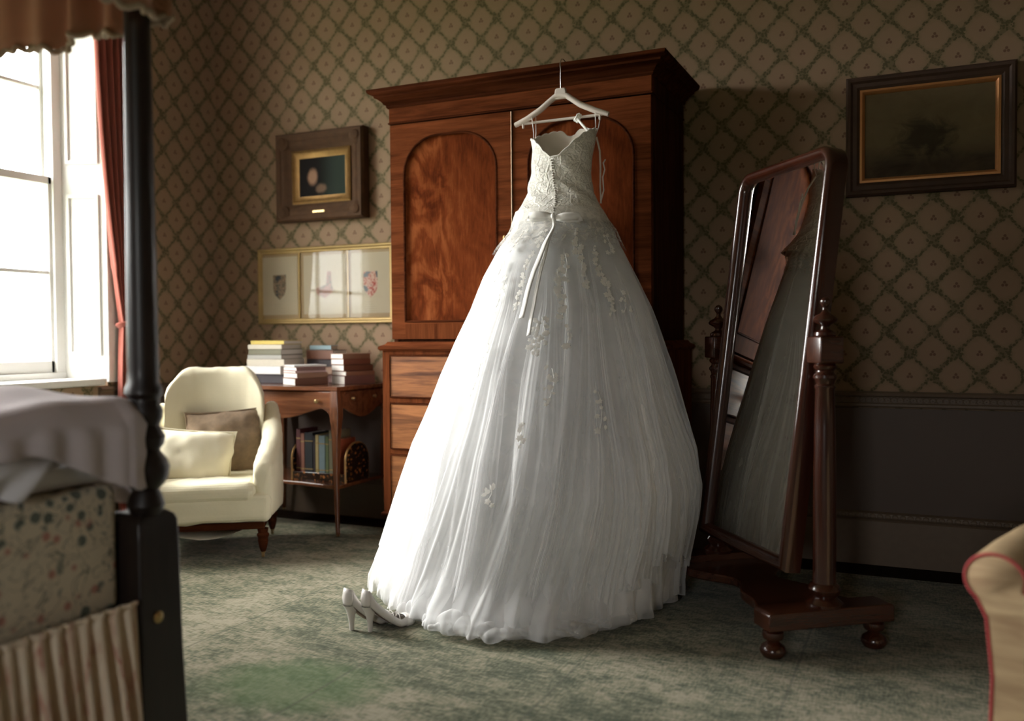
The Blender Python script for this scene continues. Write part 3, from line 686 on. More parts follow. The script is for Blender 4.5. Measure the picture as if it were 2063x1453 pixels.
# long free panels of tulle (the outermost godets), uneven hems
def panel(seed, th0, wth, ztop, zbot, out, mat='tulleC'):
    rs = np.random.RandomState(seed); u = np.linspace(-1, 1, 60); t = np.linspace(0, 1, 70)
    Uu, T = np.meshgrid(u, t, indexing='ij')
    Z = ztop+(zbot+.03*np.sin(Uu*3+seed)-ztop)*T
    TH = th0+wth*Uu*(.25+.75*T)+.03*np.sin(T*5+seed)
    D = out*T*(1-Uu**2*.6)+.012*T*np.sin(Uu*9+seed)+.006*T*np.sin(Uu*21+seed*2)
    x, y, z = base_surf(TH, np.maximum(Z, 0), .965, D*.8+.004); y = np.minimum(y, -.705)
    return grid_obj('tulle_panel', gl(x, y, np.maximum(Z, .02)), mat)
for i, (a, w, zt, zb, ou) in enumerate([(-2.95, .22, 1.2, .50, .035), (-2.85, .26, 1.35, .33, .045), (-2.75, .20, 1.1, .17, .050), (-2.2, .30, 1.4, .05, .03), (-1.75, .28, 1.45, .03, .035), (-1.3, .26, 1.4, .02, .05), (-.95, .22, 1.45, .03, .04), (-.55, .22, 1.4, .16, .04), (-.35, .2, 1.3, .24, .045), (-.1, .22, 1.25, .22, .035), (-2.5, .24, 1.0, .04, .05), (-3.1, .15, .9, .72, .03)]):
    panel(20+i, a, w, zt, zb, ou)
# crumpled ruffles heaped round the hem
def ruffle(seed, th0, th1, r_in, z0, h, mat='tulleF'):
    rs = np.random.RandomState(seed); n = int(110*(th1-th0))+50; u = np.linspace(th0, th1, n); t = np.linspace(0, 1, 26)
    Uu, T = np.meshgrid(u, t, indexing='ij')
    e = np.clip(np.minimum((Uu-th0), (th1-Uu))/.22, 0, 1)**.7
    cx, cy = 3.262, -1.05; ph = rs.uniform(0, 6.3, 12); f = rs.uniform(.8, 1.25, 12)
    big = .5*np.sin(Uu*5*f[0]+ph[0])+.35*np.sin(Uu*11*f[1]+ph[1])+.25*np.sin(Uu*23*f[2]+ph[2]+T*2)
    reach = rs.uniform(.04, .11)*(.25+.75*max(0, cos((th0+th1)/2+1.3))**4)+.03*np.sin(Uu*9*f[3]+ph[3])
    fr = np.abs(np.sin(Uu*17*f[4]+ph[4]+T*1.5))**.5*.6+np.abs(np.sin(Uu*31*f[5]+ph[5]-T))**.6*.4
    r = np.minimum(r_in, .56+.19*np.clip(np.cos(Uu+1.3), 0, 1)**3)+.025*big+reach*np.sin(T*pi*.62)*e+.034*(fr-.5)*T**1.3*e+.008*np.sin(Uu*67*f[6]+ph[6])*T
    z = z0+h*e*(1-T)**1.1*(1+.45*big)+.030*np.sin(T*pi)*fr*e+.020*np.abs(np.sin(Uu*13*f[7]+ph[7]))*T**2
    y = np.minimum(cy+r*np.sin(Uu), -.71); z = np.maximum(z, .014+z0*.6)
    return grid_obj('hem_ruffle', gl(cx+r*np.cos(Uu), y, z), mat)
k = 0
for th0 in np.arange(-3.35, .05, .30):
    if th0 > -.85: break
    for q in range(2):
        w = RS.uniform(.45, 1.0); tm = th0+w/2; fw = max(0, cos(tm+1.3))
        ruffle(50+k, th0+RS.uniform(-.1, .1), min(th0+w, .30), .585+.030*q+.13*fw**2+RS.uniform(-.02, .02), .012, RS.uniform(.02, .075), 'tulleF'); k += 1
for i_, (a_, b_, rr_, zz_, hh_) in enumerate([(-.75, -.2, .64, .02, .10), (-.6, -.05, .60, .03, .20), (-.45, .15, .61, .05, .28)]): ruffle(200+i_, a_, b_, rr_, zz_, hh_)
for i, (a, w, zt, zb, ou) in enumerate([(-.78, .060, 1.5, .10, .040), (-.62, .045, 1.45, .18, .045), (-.92, .05, 1.4, .05, .035), (-1.15, .05, 1.5, .03, .04), (-.40, .05, 1.4, .25, .045), (-1.62, .05, 1.45, .03, .04), (-2.0, .06, 1.3, .03, .04), (-1.42, .04, 1.1, .03, .045)]):
    panel(60+i, a, w, zt, zb, ou, 'tulleF')
# bodice
def top_edge(th):
    """height of the lace edge round the bodice"""
    f = np.sin(th)                   # -1 at the back of the gown (towards the camera)
    dt = (th+1.60+pi) % (2*pi)-pi
    z = 2.045-.105*np.exp(-(dt/.62)**2)+.02*np.exp(-((dt-1.45)/.5)**2)
    z = z+.055*np.clip(f, 0, 1)-.035*np.exp(-((th-pi/2)/.22)**2)
    return z+.006*np.abs(np.sin(th*11))
th = np.linspace(-pi, pi, 240, endpoint=False); t = np.linspace(0, 1, 60)
TH, T = np.meshgrid(th, t, indexing='ij')
def bodice(k, extra, zlow, drop=0):
    te = top_edge(TH)-drop; Z = zlow+(te-zlow)*T
    cx = np.interp(Z, TZ, TX); r = np.interp(Z, TZ, TR_)*k
    cy = -.835+0*Z; s = np.sin(TH)
    lowk = np.clip((1.78-Z)/.10, 0, 1); dy = (.62+.25*lowk)*r
    cy = cy-lowk*.03
    wr = .0025*np.sin(TH*5+Z*60)*(s < 0)+.003*np.sin(Z*90+TH*9)*np.exp(-((Z-1.78)/.06)**2)
    wr = wr+.012*np.exp(-((TH+1.55)/.5)**2)*T**3*0
    return gl(cx+(r+extra+wr)*np.cos(TH), np.minimum(cy+(dy+extra+wr)*s, -.705), Z)
grid_obj('bodice', bodice(1.0, .0, 1.650), 'lace', closed_u=True)
grid_obj('bodice_lining', bodice(.97, -.004, 1.66, .004), 'inner', closed_u=True)
def bod(thv, zv, off=0):
    cx = np.interp(zv, TZ, TX); r = np.interp(zv, TZ, TR_); lowk = min(1, max(0, (1.78-zv)/.10))
    return Vector((cx+(r+off)*cos(thv)-DX, -.835-.03*lowk+((.62+.25*lowk)*r+off)*sin(thv)-DY, zv))
# scalloped lace edge
pts = [bod(a, float(top_edge(np.array(a)))-.002, .002) for a in np.linspace(-pi, pi, 200, endpoint=False)]
MB().tube(pts, .0035, 6, closed=True).obj('lace_edging', 'lace2', gown)
# lace peplum over the top of the tulle
th = np.linspace(-pi, pi, 300, endpoint=False); t = np.linspace(0, 1, 24); TH, T = np.meshgrid(th, t, indexing='ij')
low = 1.535-.05*np.abs(np.sin(TH*4.5))-.03*np.abs(np.sin(TH*11+1))
Z = 1.70+(low-1.70)*T
x, y, z = base_surf(TH, Z, 1.0, .004+.003*T*np.sin(TH*31)+.002*T*np.sin(TH*17+1)); 
cxx = np.interp(Z, TZ, TX); rr = np.interp(Z, TZ, TR_); 
yb = -.865+.87*rr*np.sin(TH)-.004; wgt = np.clip((1.70-Z)/.10, 0, 1); y = np.minimum(yb*(1-wgt)+y*wgt, -.705)
def lace_sheer():
    b = B('sheer_lace'); o = b.co()[0]
    v2 = b.voro(o, 26, 'DISTANCE_TO_EDGE'); n_ = b.noise(o, 16, 4, .6, 2.)
    a = (n_.step(.45, .55)*.7+v2.step(.10, .03)*.5).mn(1.0)
    zz = b.co('World')[3]; top_ = zz.step(1.60, 1.66)
    b.set(Base_Color=(.84, .81, .75), Roughness=.6, Alpha=((a*.62+.06)*zz.step(1.49, 1.57)).mx(top_*(.75+a*.25))); b.bump(a, .5, .003); return b.mat
MA['sheer'] = lace_sheer()
grid_obj('lace_overlay', gl(x, y, z), 'sheer', closed_u=True)
# buttons
zs = np.linspace(1.925, 1.665, 23)
for i, zv in enumerate(zs):
    tt = (1.925-zv)/.27; thv = -1.64+.28*min(1, tt*1.3)+.012*(i % 2)
    p = bod(thv, zv, .004+.008*min(1, max(0, (1.74-zv)/.05)))
    MB().lathe([(.0005, -.0055), (.0046, -.0038), (.0064, 0), (.0046, .0038), (.0005, .0055)], p, 12, cap=False).obj('button', 'pearl', gown)
# bow and ribbon tails
def ribbon(name, pts, w, mat='satin', parent=gown, nrm=(-.3, -1, 0), thick=.0016, pinch=None):
    """flat ribbon whose width runs across its path and the given normal"""
    N = Vector(nrm).normalized(); P = []; n = len(pts)
    for i, p in enumerate(pts):
        p = Vector(p); t_ = (Vector(pts[min(i+1, n-1)])-Vector(pts[max(i-1, 0)])).normalized(); s_ = t_.cross(N).normalized()
        ww = w*(pinch[i] if pinch else 1)/2
        P.append([p-s_*ww, p-s_*ww*.4+N*.003, p+s_*ww*.4+N*.003, p+s_*ww])
    return MB().grid(P).obj(name, mat, parent, solid=thick, angle=180)
bw = bod(-1.36, 1.648, .040)
def along(thv, zv, off): return bod(thv, zv, off)
bowN = Vector((-.0, -1, 0))
for sgn, ths in ((-1, (-1.40, -1.52, -1.64, -1.76, -1.80, -1.72, -1.56, -1.42)), (1, (-1.32, -1.20, -1.06, -.95, -.91, -.98, -1.14, -1.30))):
    offs = [.032, .042, .047, .048, .038, .030, .030, .030]; zz = [0, .004, .006, .004, 0, -.004, -.004, 0]
    P = [along(a, 1.650+z_-(.010*(sgn > 0)), o_) for a, o_, z_ in zip(ths, offs, zz)]
    nrm = (-.15, -1, .0) if sgn < 0 else (.25, -1, 0)
    ribbon('bow_loop', P, .034, nrm=nrm, pinch=[.7, 1, 1, 1, 1, 1, 1, .7])
MB().lathe([(.002, -.012), (.009, -.008), (.011, 0), (.009, .008), (.002, .012)], bw, 14, sy=.8).obj('bow_knot', 'satin', gown)
def ssurf(thv, zv, off):
    x_, y_, z_ = base_surf(np.array(thv), np.array(zv), 1.0, off); return Vector((float(x_)-DX, float(y_)-DY, float(zv)))
for (th_a, th_b, zend, w_, off_) in ((-1.38, -1.52, 1.20, .026, .040), (-1.37, -1.43, 1.13, .020, .034)):
    P = [];
    for q in np.linspace(0, 1, 26):
        zv = 1.645+(zend-1.645)*q; a = th_a+(th_b-th_a)*q+.02*sin(q*6)
        p = ssurf(a, zv, .012+off_*.7*min(1, q*2.5)); 
        if q < .12: p = p.lerp(bod(a, zv, .020), 1-q/.12)
        P.append(p)
    ribbon('ribbon_tail', P, w_, nrm=(-.25, -1, 0), pinch=[.45+.55*min(1, q*3) for q in np.linspace(0, 1, 26)])
# lace applique motifs on the skirt
def applique(thc, zc, L, Wd, n, seed):
    rs = random.Random(seed); mb = MB()
    def pt(du, dv, off):
        r = float(np.interp(zc, TZ, TR_)); return ssurf(thc+du/r, zc+dv, off)
    for i in range(n):
        q = (i+.5)/n; dv = L*(.5-q)+rs.uniform(-.01, .01); du = Wd*rs.uniform(-.5, .5); R = rs.uniform(.008, .014); ro = rs.uniform(0, 6)
        off = .013+i*.00015
        if rs.random() < .6:            # rosette
            pet = 5; pts_ = []
            for j in range(pet*4):
                a = 2*pi*j/(pet*4)+ro; rr_ = R*(.62+.38*abs(cos(pet*(a-ro)/2)))
                pts_.append(pt(du+rr_*cos(a), dv+rr_*sin(a), off))
            c0 = pt(du, dv, off+.0012); k0 = len(mb.v)
            mb.add([c0]+pts_, [(0, j+1, (j+1) % (pet*4)+1) for j in range(pet*4)])
        else:                            # leaf
            a = ro; l = R*2.0; w2 = R*.55; c_ = [(-l/2, 0), (-l*.2, w2), (l*.2, w2), (l/2, 0), (l*.2, -w2), (-l*.2, -w2)]
            mb.add([pt(du+x_*cos(a)-y_*sin(a), dv+x_*sin(a)+y_*cos(a), off) for x_, y_ in c_], [tuple(range(6))])
    stem = [pt(Wd*.25*sin(q_*4), L*(.5-q_), .0132) for q_ in np.linspace(0, 1, 9)]; mb.tube(stem, .0011, 4)
    return mb.obj('lace_applique', 'lace2', gown, angle=180)
APP = [(-1.01, 1.535, .10, .02, 9), (-.93, 1.46, .12, .022, 10), (-.74, 1.46, .09, .02, 8), (-.72, 1.38, .09, .025, 9), (-.69, 1.29, .15, .03, 14), (-1.13, 1.41, .12, .03, 12), (-1.22, 1.35, .10, .02, 8), (-1.17, 1.26, .14, .035, 13), (-1.58, 1.46, .07, .02, 6), (-1.61, 1.37, .12, .02, 9), (-1.64, 1.26, .07, .02, 6), (-1.85, 1.34, .08, .03, 8), (-1.87, 1.27, .09, .03, 9), (-1.36, 1.13, .15, .085, 34), (-1.82, 1.065, .07, .05, 12), (-1.23, .93, .14, .05, 12), (-1.40, .75, .09, .03, 9), (-1.55, .53, .07, .05, 7), (-.92, 1.37, .10, .02, 7), (-.47, 1.52, .09, .05, 9), (-1.98, 1.40, .08, .03, 6), (-.53, 1.27, .10, .06, 8), (-.89, .83, .16, .04, 8), (-1.91, 1.54, .10, .03, 9), (-1.52, 1.55, .07, .03, 8), (-1.84, .95, .14, .03, 7), (-1.12, 1.12, .10, .02, 6)]
for i, a in enumerate(APP): applique(*a, i)
# hanging loops, tied ribbon
HX, HY = 3.307, -.79
zb_ = 2.146
def sl(p): return (p[0]-DX, p[1]-DY, p[2])
for xs_, xe in (((3.183, 3.178), 3.165), ((3.487, 3.478), 3.482)):
    for i, x0 in enumerate(xs_):
        yy = -.80-.02*i+(.0)
        top_ = (xe+(.010 if i else -.002)+(.0 if xe < 3.3 else .012*i), HY-.012+.022*i, zb_+.022)
        MB().tube([sl((x0, -.825+.02*i, 2.03)), sl(((x0+top_[0])/2, HY-.012+.02*i, 2.09)), sl(top_)], .0022, 6).obj('hanging_loop', 'satin', gown)
kn = []
for q in np.linspace(0, 1, 40):
    a = q*2*pi*2.6; kn.append(sl((3.385+.008*cos(a)+.018*q, HY-.006-.014*sin(a*1.0), zb_-.002+.017*cos(a+1)-.012*q)))
MB().tube(kn, .0060, 7).obj('ribbon_knot', 'satin', gown)
ribbon('ribbon_end', [sl(p) for p in ((3.397, -.81, 2.13), (3.425, -.82, 2.098), (3.455, -.83, 2.065), (3.478, -.83, 2.035))], .012, pinch=[.7, 1, 1, .8])
MB().tube([sl(p) for p in ((3.486, -.80, 2.04), (3.495, -.78, 1.98), (3.493, -.765, 1.90), (3.490, -.76, 1.82), (3.493, -.76, 1.74))], .0045, 6, flat=.5).obj('ribbon_strap', 'satin', gown)
MB().tube([sl(p) for p in ((3.493, -.768, 1.74), (3.507, -.762, 1.80), (3.503, -.762, 1.86), (3.513, -.764, 1.895), (3.507, -.766, 1.925), (3.518, -.768, 1.94))], .0035, 6, flat=.5).obj('ribbon_strap', 'satin', gown)

# ------------------------------------------------------------------ hanger
hg = thing('coat_hanger', 'ivory moulded hanger hooked over the cornice, holding the wedding dress', 'hanger', (HX, HY, 2.13))
MB().tube([(-.235, 0, .008), (-.17, -.004, .030), (-.10, -.006, .066), (-.055, -.004, .100), (-.03, 0, .118), (0, 0, .124), (.03, 0, .118), (.055, -.004, .100), (.10, -.006, .068), (.17, -.004, .034), (.235, 0, .010)], [.012, .014, .014, .013, .014, .014, .014, .013, .014, .014, .011], 12, flat=1.0).obj('shoulder_arm', 'hanger', hg)
MB().prism([(-.034, .105), (.034, .105), (.026, .150), (.022, .156), (-.022, .156), (-.026, .150)], -.010, .010, 1).obj('neck', 'hanger', hg, bevel=.004)
MB().tube([(-.205, 0, .010), (.205, 0, .012)], .0065, 10).obj('trouser_bar', 'hanger', hg)
for xx in (-.19, .195): MB().lathe([(.004, -.018), (.006, -.008), (.004, .004)], (xx, -.008, .004), 10).obj('peg', 'hanger', hg)
MB().tube([(0, 0, .150), (0, .0, .24), (-.003, .002, .272), (-.004, .020, .298), (-.004, .045, .3045), (-.004, .075, .300)], .0024, 8).obj('hook', 'steel', hg)

# ================================================================== SHOES
def shoe(name, label, loc, rz):
    t = thing(name, label, 'shoe', loc, rz, 'ivory heeled shoes on the carpet')
    # local: toe towards +x, heel at origin, sole outline
    L = .208
    def width(s): return .026+.014*min(1, s*2.2)-.0*(s)+(.006*sin(pi*min(1, max(0, (s-.35)/.6))) if s > .35 else 0)-(.034*max(0, (s-.82)/.18)**1.6)
    def zf(s): return .098*(1-min(1, s/.62))**1.35*(1 if s < .62 else 0)+.004 if s < .62 else .004
    def hgt(s):
        if s < .12: return .060-.02*s/.12
        if s < .60: return .040-.012*(s-.12)/.48
        return .028+.012*sin(pi*min(1, (s-.60)/.40)*.9)
    P = []; n = 30
    for i in range(n+1):
        s = i/n; x_ = L*s; w_ = max(.004, width(s)); z_ = zf(s); h_ = hgt(s); toe = s > .66
        row = []
        for j in range(17):
            a = j/16
            if toe:     # closed vamp with a cut-out before it
                an = pi*a; hh = h_*(1-max(0, (s-.9)/.1)**2*.75)
                row.append((x_, w_*cos(an)*-1, z_+hh*sin(an)**.8))
            else:
                # open U: outer wall up, folds over, inner wall down
                if a <= .5: q = a/.5; row.append((x_, -w_*(1+.12*sin(q*pi))*1.0 if False else -w_*(1.0+.10*sin(q*pi)), z_+h_*q)) if a < .25 else row.append((x_, -w_*(1-.0*q)+.0018*(q-.5)*4, z_+h_*(1 if a > .4 else q*1.25)))
                else: q = (1-a)/.5; row.append((x_, w_*(1.0+.10*sin(q*pi)), z_+h_*q)) if a > .75 else row.append((x_, w_-.0018*(q-.5)*4, z_+h_*(1 if a < .6 else q*1.25)))
        P.append(row)
    # simple explicit shell: left wall, right wall, vamp, heel cup
    mb = MB()
    left, right = [], []
    nn = 26
    for i in range(nn+1):
        s = i/nn*.72; x_ = L*s; w_ = width(s); z_ = zf(s); h_ = hgt(s)
        if s > .60: h_ = .028+.010*(s-.60)/.12
        left.append([(x_, -w_*k_, z_+h_*v_) for v_, k_ in ((0, .82), (.15, .96), (.4, 1.04), (.7, 1.02), (1, .93))])
        right.append([(x_, w_*k_, z_+h_*v_) for v_, k_ in ((0, .82), (.15, .96), (.4, 1.04), (.7, 1.02), (1, .93))])
    mb.grid(left); mb.grid(right)
    cup = []
    for j in range(13):
        a = pi/2+pi*j/12; w_ = width(0)
        cup.append([(-.022*k_*abs(cos(a))+.0, w_*k_*sin(a), zf(0)+h2) for h2, k_ in ((0, .82), (.010, .96), (.026, 1.04), (.046, 1.02-.12*abs(cos(a))), (.060+.006*abs(cos(a)), .93-.25*abs(cos(a))))])
    mb.grid(cup)
    vamp = []
    for i in range(14):
        s = .70+.30*i/13; x_ = L*s; w_ = max(.003, width(s)); hh = (.034+.006*sin(i/13*pi))*(1-(i/13)**3*.8)
        vamp.append([(x_+.010*sin(pi*a)*(1 if i < 4 else 0), -w_*cos(pi*a)*(1.0), zf(s)+.001+hh*sin(pi*a)**.7) for a in np.linspace(0, 1, 15)])
    mb.grid(vamp)
    mb.obj('upper', 'shoe', t, solid=.0022, angle=180)
    sole = []
    for i in range(31):
        s = -.06+1.06*i/30; w_ = (width(max(0, s))*.84*sqrt(max(0.02, 1-(max(0, -s)/.07)**2))); x_ = L*s
        sole.append([(x_, -w_, zf(max(0, s))), (x_, 0, zf(max(0, s))-.001), (x_, w_, zf(max(0, s)))])
    MB().grid(sole).obj('sole', 'insole', t, solid=.004, angle=180)
    st = [(.0085, 0.0), (.0088, .004), (.0095, .03), (.0115, .055), (.0155, .078), (.0215, .094), (.0245, .1005)]
    P = [[(.012+(r*1.0)*cos(a)-(.010*(z/.1)**1.5 if cos(a) < 0 else .0)+(.012*(z/.1)**3 if cos(a) > 0 else 0)-.010*(1-z/.1)*0, r*sin(a), z) for a in [2*pi*i/18 for i in range(18)]] for r, z in st]
    hb = MB().grid(P, closed_v=True); hb.f.append(tuple(range(18))); hb.mi.append(0); hb.obj('heel', 'shoe', t, angle=60)
    for sx_, ex in ((.42, .60), (.55, .72)):
        pts_ = []
        for a in np.linspace(0, pi, 13):
            s = sx_+(ex-sx_)*.5; w_ = width(s); pts_.append((L*(sx_+(ex-sx_)*(a/pi)), -w_*cos(a), zf(s)+.022+.024*sin(a)))
        MB().tube(pts_, .0028, 6, flat=.5).obj('strap', 'shoe', t)
    bx_ = MB(); bx_.tube([(L*.60+.006*cos(a), .0, zf(.6)+.047+.005*sin(a)) for a in [2*pi*i/10 for i in range(10)]], .0012, 5, closed=True); bx_.obj('buckle', 'steel', t)
    return t
shoe('heeled_shoe', 'left ivory satin heeled shoe of the pair standing on the carpet', (2.862, -1.905, .001), radians(72))
shoe('heeled_shoe', 'right ivory satin heeled shoe of the pair, touching the dress hem', (2.935, -1.890, .001), radians(62))

# ================================================================== CHEVAL MIRROR
def mirror():
    t = thing('cheval_mirror', 'tall polished mahogany cheval mirror tilting between two turned posts', 'mirror', (4.5459, -1.4277, 0.003), radians(38.0))
    # local x = along each foot bar (b), local y = across, near end at y=0, far end y=.85
    Lf = .82
    for yy in (0, Lf):
        MB().prism([(-.245, .105), (.245, .105), (.245, .160), (.235, .168), (-.235, .168), (-.245, .160)], yy-.055, yy+.055, 1).obj('foot_bar', 'mah_glossx', t, bevel=.004)
        for sx_ in (-1, 1):
            MB().lathe([(.020, 0), (.034, .004), (.044, .018), (.046, .028), (.040, .042), (.026, .052), (.020, .058), (.022, .062), (.034, .068), (.038, .078), (.036, .092), (.026, .102), (.026, .108)], (sx_*.20, yy, -.002), 24).obj('bun_foot', 'mah_gloss', t)
        pr = [(.062, .166), (.064, .178), (.050, .190), (.040, .200), (.052, .212), (.056, .226), (.050, .240), (.040, .248), (.040, .252)]
        pr += [(.0395+.001*0, .26), (.040, .40), (.039, .60), (.036, .80), (.033, .930), (.036, .936), (.036, .944), (.031, .950), (.034, .962), (.040, .970), (.040, .980), (.032, .988), (.030, .996), (.038, 1.004), (.040, 1.012), (.034, 1.022)]
        po = MB().lathe(pr, (0, yy, 0), 28).obj('post', 'mah_gloss', t)
        bl_ = rbox((-.046, yy-.046, 1.022), (.046, yy+.046, 1.116), .006, 3).obj('block', 'mah_glossx', t)
        MB().lathe([(.034, 1.114), (.038, 1.120), (.036, 1.130), (.026, 1.136), (.016, 1.142), (.014, 1.150), (.022, 1.158), (.040, 1.168), (.044, 1.176), (.036, 1.186), (.018, 1.196), (.010, 1.206), (.009, 1.216), (.013, 1.222), (.018, 1.232), (.017, 1.242), (.010, 1.250), (.003, 1.254)], (0, yy, 0), 24).obj('finial', 'mah_gloss', t)
    # serpentine platform
    out = []
    for q in np.linspace(0, 1, 30): out.append((-.215+.105*sin(pi*q)**2-.045*sin(3*pi*q)**2*0+.03*sin(2*pi*q*2)*sin(pi*q), .055+(Lf-.11)*q))
    for q in np.linspace(1, 0, 30): out.append((.215-.105*sin(pi*q)**2-.03*sin(2*pi*q*2)*sin(pi*q), .055+(Lf-.11)*q))
    MB().prism(out, .105, .140, 2).obj('platform', 'mah_glossx', t, bevel=.007)
    # tilting frame: local frame coordinates u across (y), v along, then tilt about y
    ang = radians(7.3); y0, y1 = .062, Lf-.062; H = 1.55; z0 = -.765
    M = Matrix.Translation((0, 0, 1.03)) @ Matrix.Rotation(ang, 4, 'Y')
    R_ = .085
    def outl(ins, n=8):
        a0, a1, b0, b1 = y0+ins, y1-ins, z0+ins, z0+H-ins; r = max(.01, R_-ins); r2 = .006
        p = [(a0, b0), (a1, b0)]
        for k in range(n+1): th = pi/2*k/n; p.append((a1-r+r*cos(th), b1-r+r*sin(th)))
        for k in range(n+1): th = pi/2+pi/2*k/n; p.append((a0+r+r*cos(th), b1-r+r*sin(th)))
        return p
    prof = [(0, .0), (0, .020), (.010, .034), (.022, .038), (.034, .032), (.042, .020), (.046, .012), (.048, 0), (.048, -.012), (0, -.040)]
    P = []
    rings_ = [outl(i_) for i_, d_ in prof]
    n = len(rings_[0])
    for k in range(n): P.append([(-prof[j][1], rings_[j][k][0], rings_[j][k][1]) for j in range(len(prof))])
    f = MB().grid(P, closed_u=True, closed_v=True).xf(M).obj('mirror_frame', 'mah_gloss', t, angle=50)
    g = outl(.044); MB().add([(-.004, u, v) for u, v in g], [tuple(range(len(g)))]).xf(M).obj('mirror_glass', 'mirror', f, smooth=False)
    g = outl(.03); MB().prism(g, .0, .028, 0).xf(M).obj('back_board', 'mah_dark', f, smooth=False)
    for yy, s_ in ((y0, -1), (y1, 1)):
        MB().lathe([(.012, -.012), (.020, 0), (.012, .012)], (0, 0, 0), 16).xf(Matrix.Translation((0, yy+s_*.008, 1.066)) @ Matrix.Rotation(pi/2, 4, 'X')).obj('pivot', 'brass', t)
mirror()

# ================================================================== PICTURES
def frame_mesh(hw, hh, prof):
    """prof (inset, proud): mitred picture frame in local xz, wall side y=0, front -y"""
    P = []
    for sx_, sz_ in ((-1, -1), (1, -1), (1, 1), (-1, 1)): P.append([(sx_*(hw-i_), -d_, sz_*(hh-i_)) for i_, d_ in prof])
    return MB().grid(P, closed_u=True, closed_v=True)
def picture(name, label, x0, x1, z0, z1, prof, mat, slip=None, lean=0):
    t = thing(name, label, 'picture', ((x0+x1)/2, -.004, (z0+z1)/2)); t.rotation_euler = (lean, 0, 0)
    hw, hh = (x1-x0)/2, (z1-z0)/2
    f = frame_mesh(hw, hh, prof).obj('frame', mat, t, angle=30)
    return t, hw, hh
P1, hw, hh = picture('portrait_picture', 'small dark portrait in a deep worn gilt frame above the three prints', 1.040, 1.715, 1.868, 2.432,
    [(0, 0), (0, .060), (.012, .075), (.030, .072), (.045, .060), (.060, .064), (.075, .058), (.10, .034), (.118, .028), (.128, .034), (.136, .030), (.150, .022), (.150, 0)], 'giltd')
frame_mesh(hw-.112, hh-.112, [(0, .02), (0, .040), (.012, .046), (.022, .036), (.048, .026), (.052, .016)]).obj('inner_frame', 'gilt', P1, angle=30)
MB().box((-hw+.155, -.022, -hh+.155), (hw-.155, -.012, hh-.155)).obj('canvas', paint_por(), P1, smooth=False)
for sx_ in (-1, 1):
    for sz_ in (-1, 1):
        MB().lathe([(.055, 0), (.050, .012), (.030, .020), (.026, .026), (.008, .032)], (0, 0, 0), 16).xf(Matrix.Translation((sx_*(hw-.055), -.055, sz_*(hh-.055))) @ Matrix.Rotation(pi/2, 4, 'X')).obj('corner_ornament', 'giltd', P1)
boxo('name_plate', (-.045, -.070, -hh+.048), (.045, -.064, -hh+.062), 'brass', P1, bevel=.001)
P2, hw, hh = picture('print_triptych', 'wide gilt frame holding three small heraldic prints, behind the wardrobe edge', .845, 1.90, 1.212, 1.708,
    [(0, 0), (0, .020), (.006, .028), (.014, .026), (.022, .018), (.032, .016), (.038, .010), (.038, 0)], 'giltb')
MB().box((-hw+.03, -.010, -hh+.03), (hw-.03, -.004, hh-.03)).obj('mount', 'mount', P2, smooth=False)
SH = [shield('shield_print_dark', (.12, .11, .08), (.32, .22, .15), (.06, .07, .08)), shield('shield_print_rose', (.30, .20, .15), (.42, .22, .17), (.22, .18, .12)), shield('shield_print_red', (.36, .06, .05), (.58, .40, .33), (.12, .13, .16))]
cx_ = [-.355, .005, .352]; hw3 = [.145, .165, .142]
for i in range(3):
    s_ = MB().box((cx_[i]-hw3[i], -.0125, -hh+.062), (cx_[i]+hw3[i], -.0105, hh-.055)).obj('print_sheet', 'sheetp', P2, smooth=False)
    w_ = .052; y_ = -.0135
    sh = [(cx_[i]-w_, .075), (cx_[i]+w_, .075), (cx_[i]+w_, -.02), (cx_[i]+w_*.75, -.055), (cx_[i], -.088), (cx_[i]-w_*.75, -.055), (cx_[i]-w_, -.02)]
    if i == 1: sh = [(cx_[i]-.07, -.02), (cx_[i]+.01, .0), (cx_[i]+.02, .085), (cx_[i]+.05, .085), (cx_[i]+.055, .0), (cx_[i]+.07, -.04), (cx_[i], -.085), (cx_[i]-.06, -.06)]
    MB().prism(sh, -.0131, -.0126, 1).obj('heraldic_shield', SH[i], s_, smooth=False)
    tx = MB()
    for k_ in range(5): tx.box((cx_[i]-.045, -.0131, -.115-k_*.014), (cx_[i]+.045-.03*(k_ in (0, 1)), -.0126, -.1175-k_*.014))
    tx.obj('caption_lines', plain('faded_ink', (.42, .36, .28), .9, .2, 60), s_, smooth=False)
    boxo('divider', (cx_[i]+hw3[i]+.010, -.018, -hh+.036), (cx_[i]+hw3[i]+.024, -.0105, hh-.036), 'giltb', P2, bevel=.002) if i < 2 else None
MB().add([(-hw+.036, -.0185, -hh+.036), (hw-.036, -.0185, -hh+.036), (hw-.036, -.0185, hh-.036), (-hw+.036, -.0185, hh-.036)], [(0, 1, 2, 3)]).obj('picture_glass', 'picglass', P2, smooth=False)
P3, hw, hh = picture('seascape_picture', 'large dark seascape in a brown wooden frame with gold slip, right of the mirror', 4.508, 5.242, 1.795, 2.372,
    [(0, 0), (0, .030), (.010, .042), (.022, .040), (.032, .030), (.050, .034), (.060, .028), (.072, .020), (.072, 0)], 'rosefr')
frame_mesh(hw-.070, hh-.070, [(-.006, .005), (-.006, .032), (.004, .033), (.012, .026), (.018, .014), (.018, .005)]).obj('gold_slip', 'fr_in', P3)
MB().box((-hw+.08, -.016, -hh+.08), (hw-.08, -.008, hh-.08)).obj('canvas', paint_sea(), P3, smooth=False)

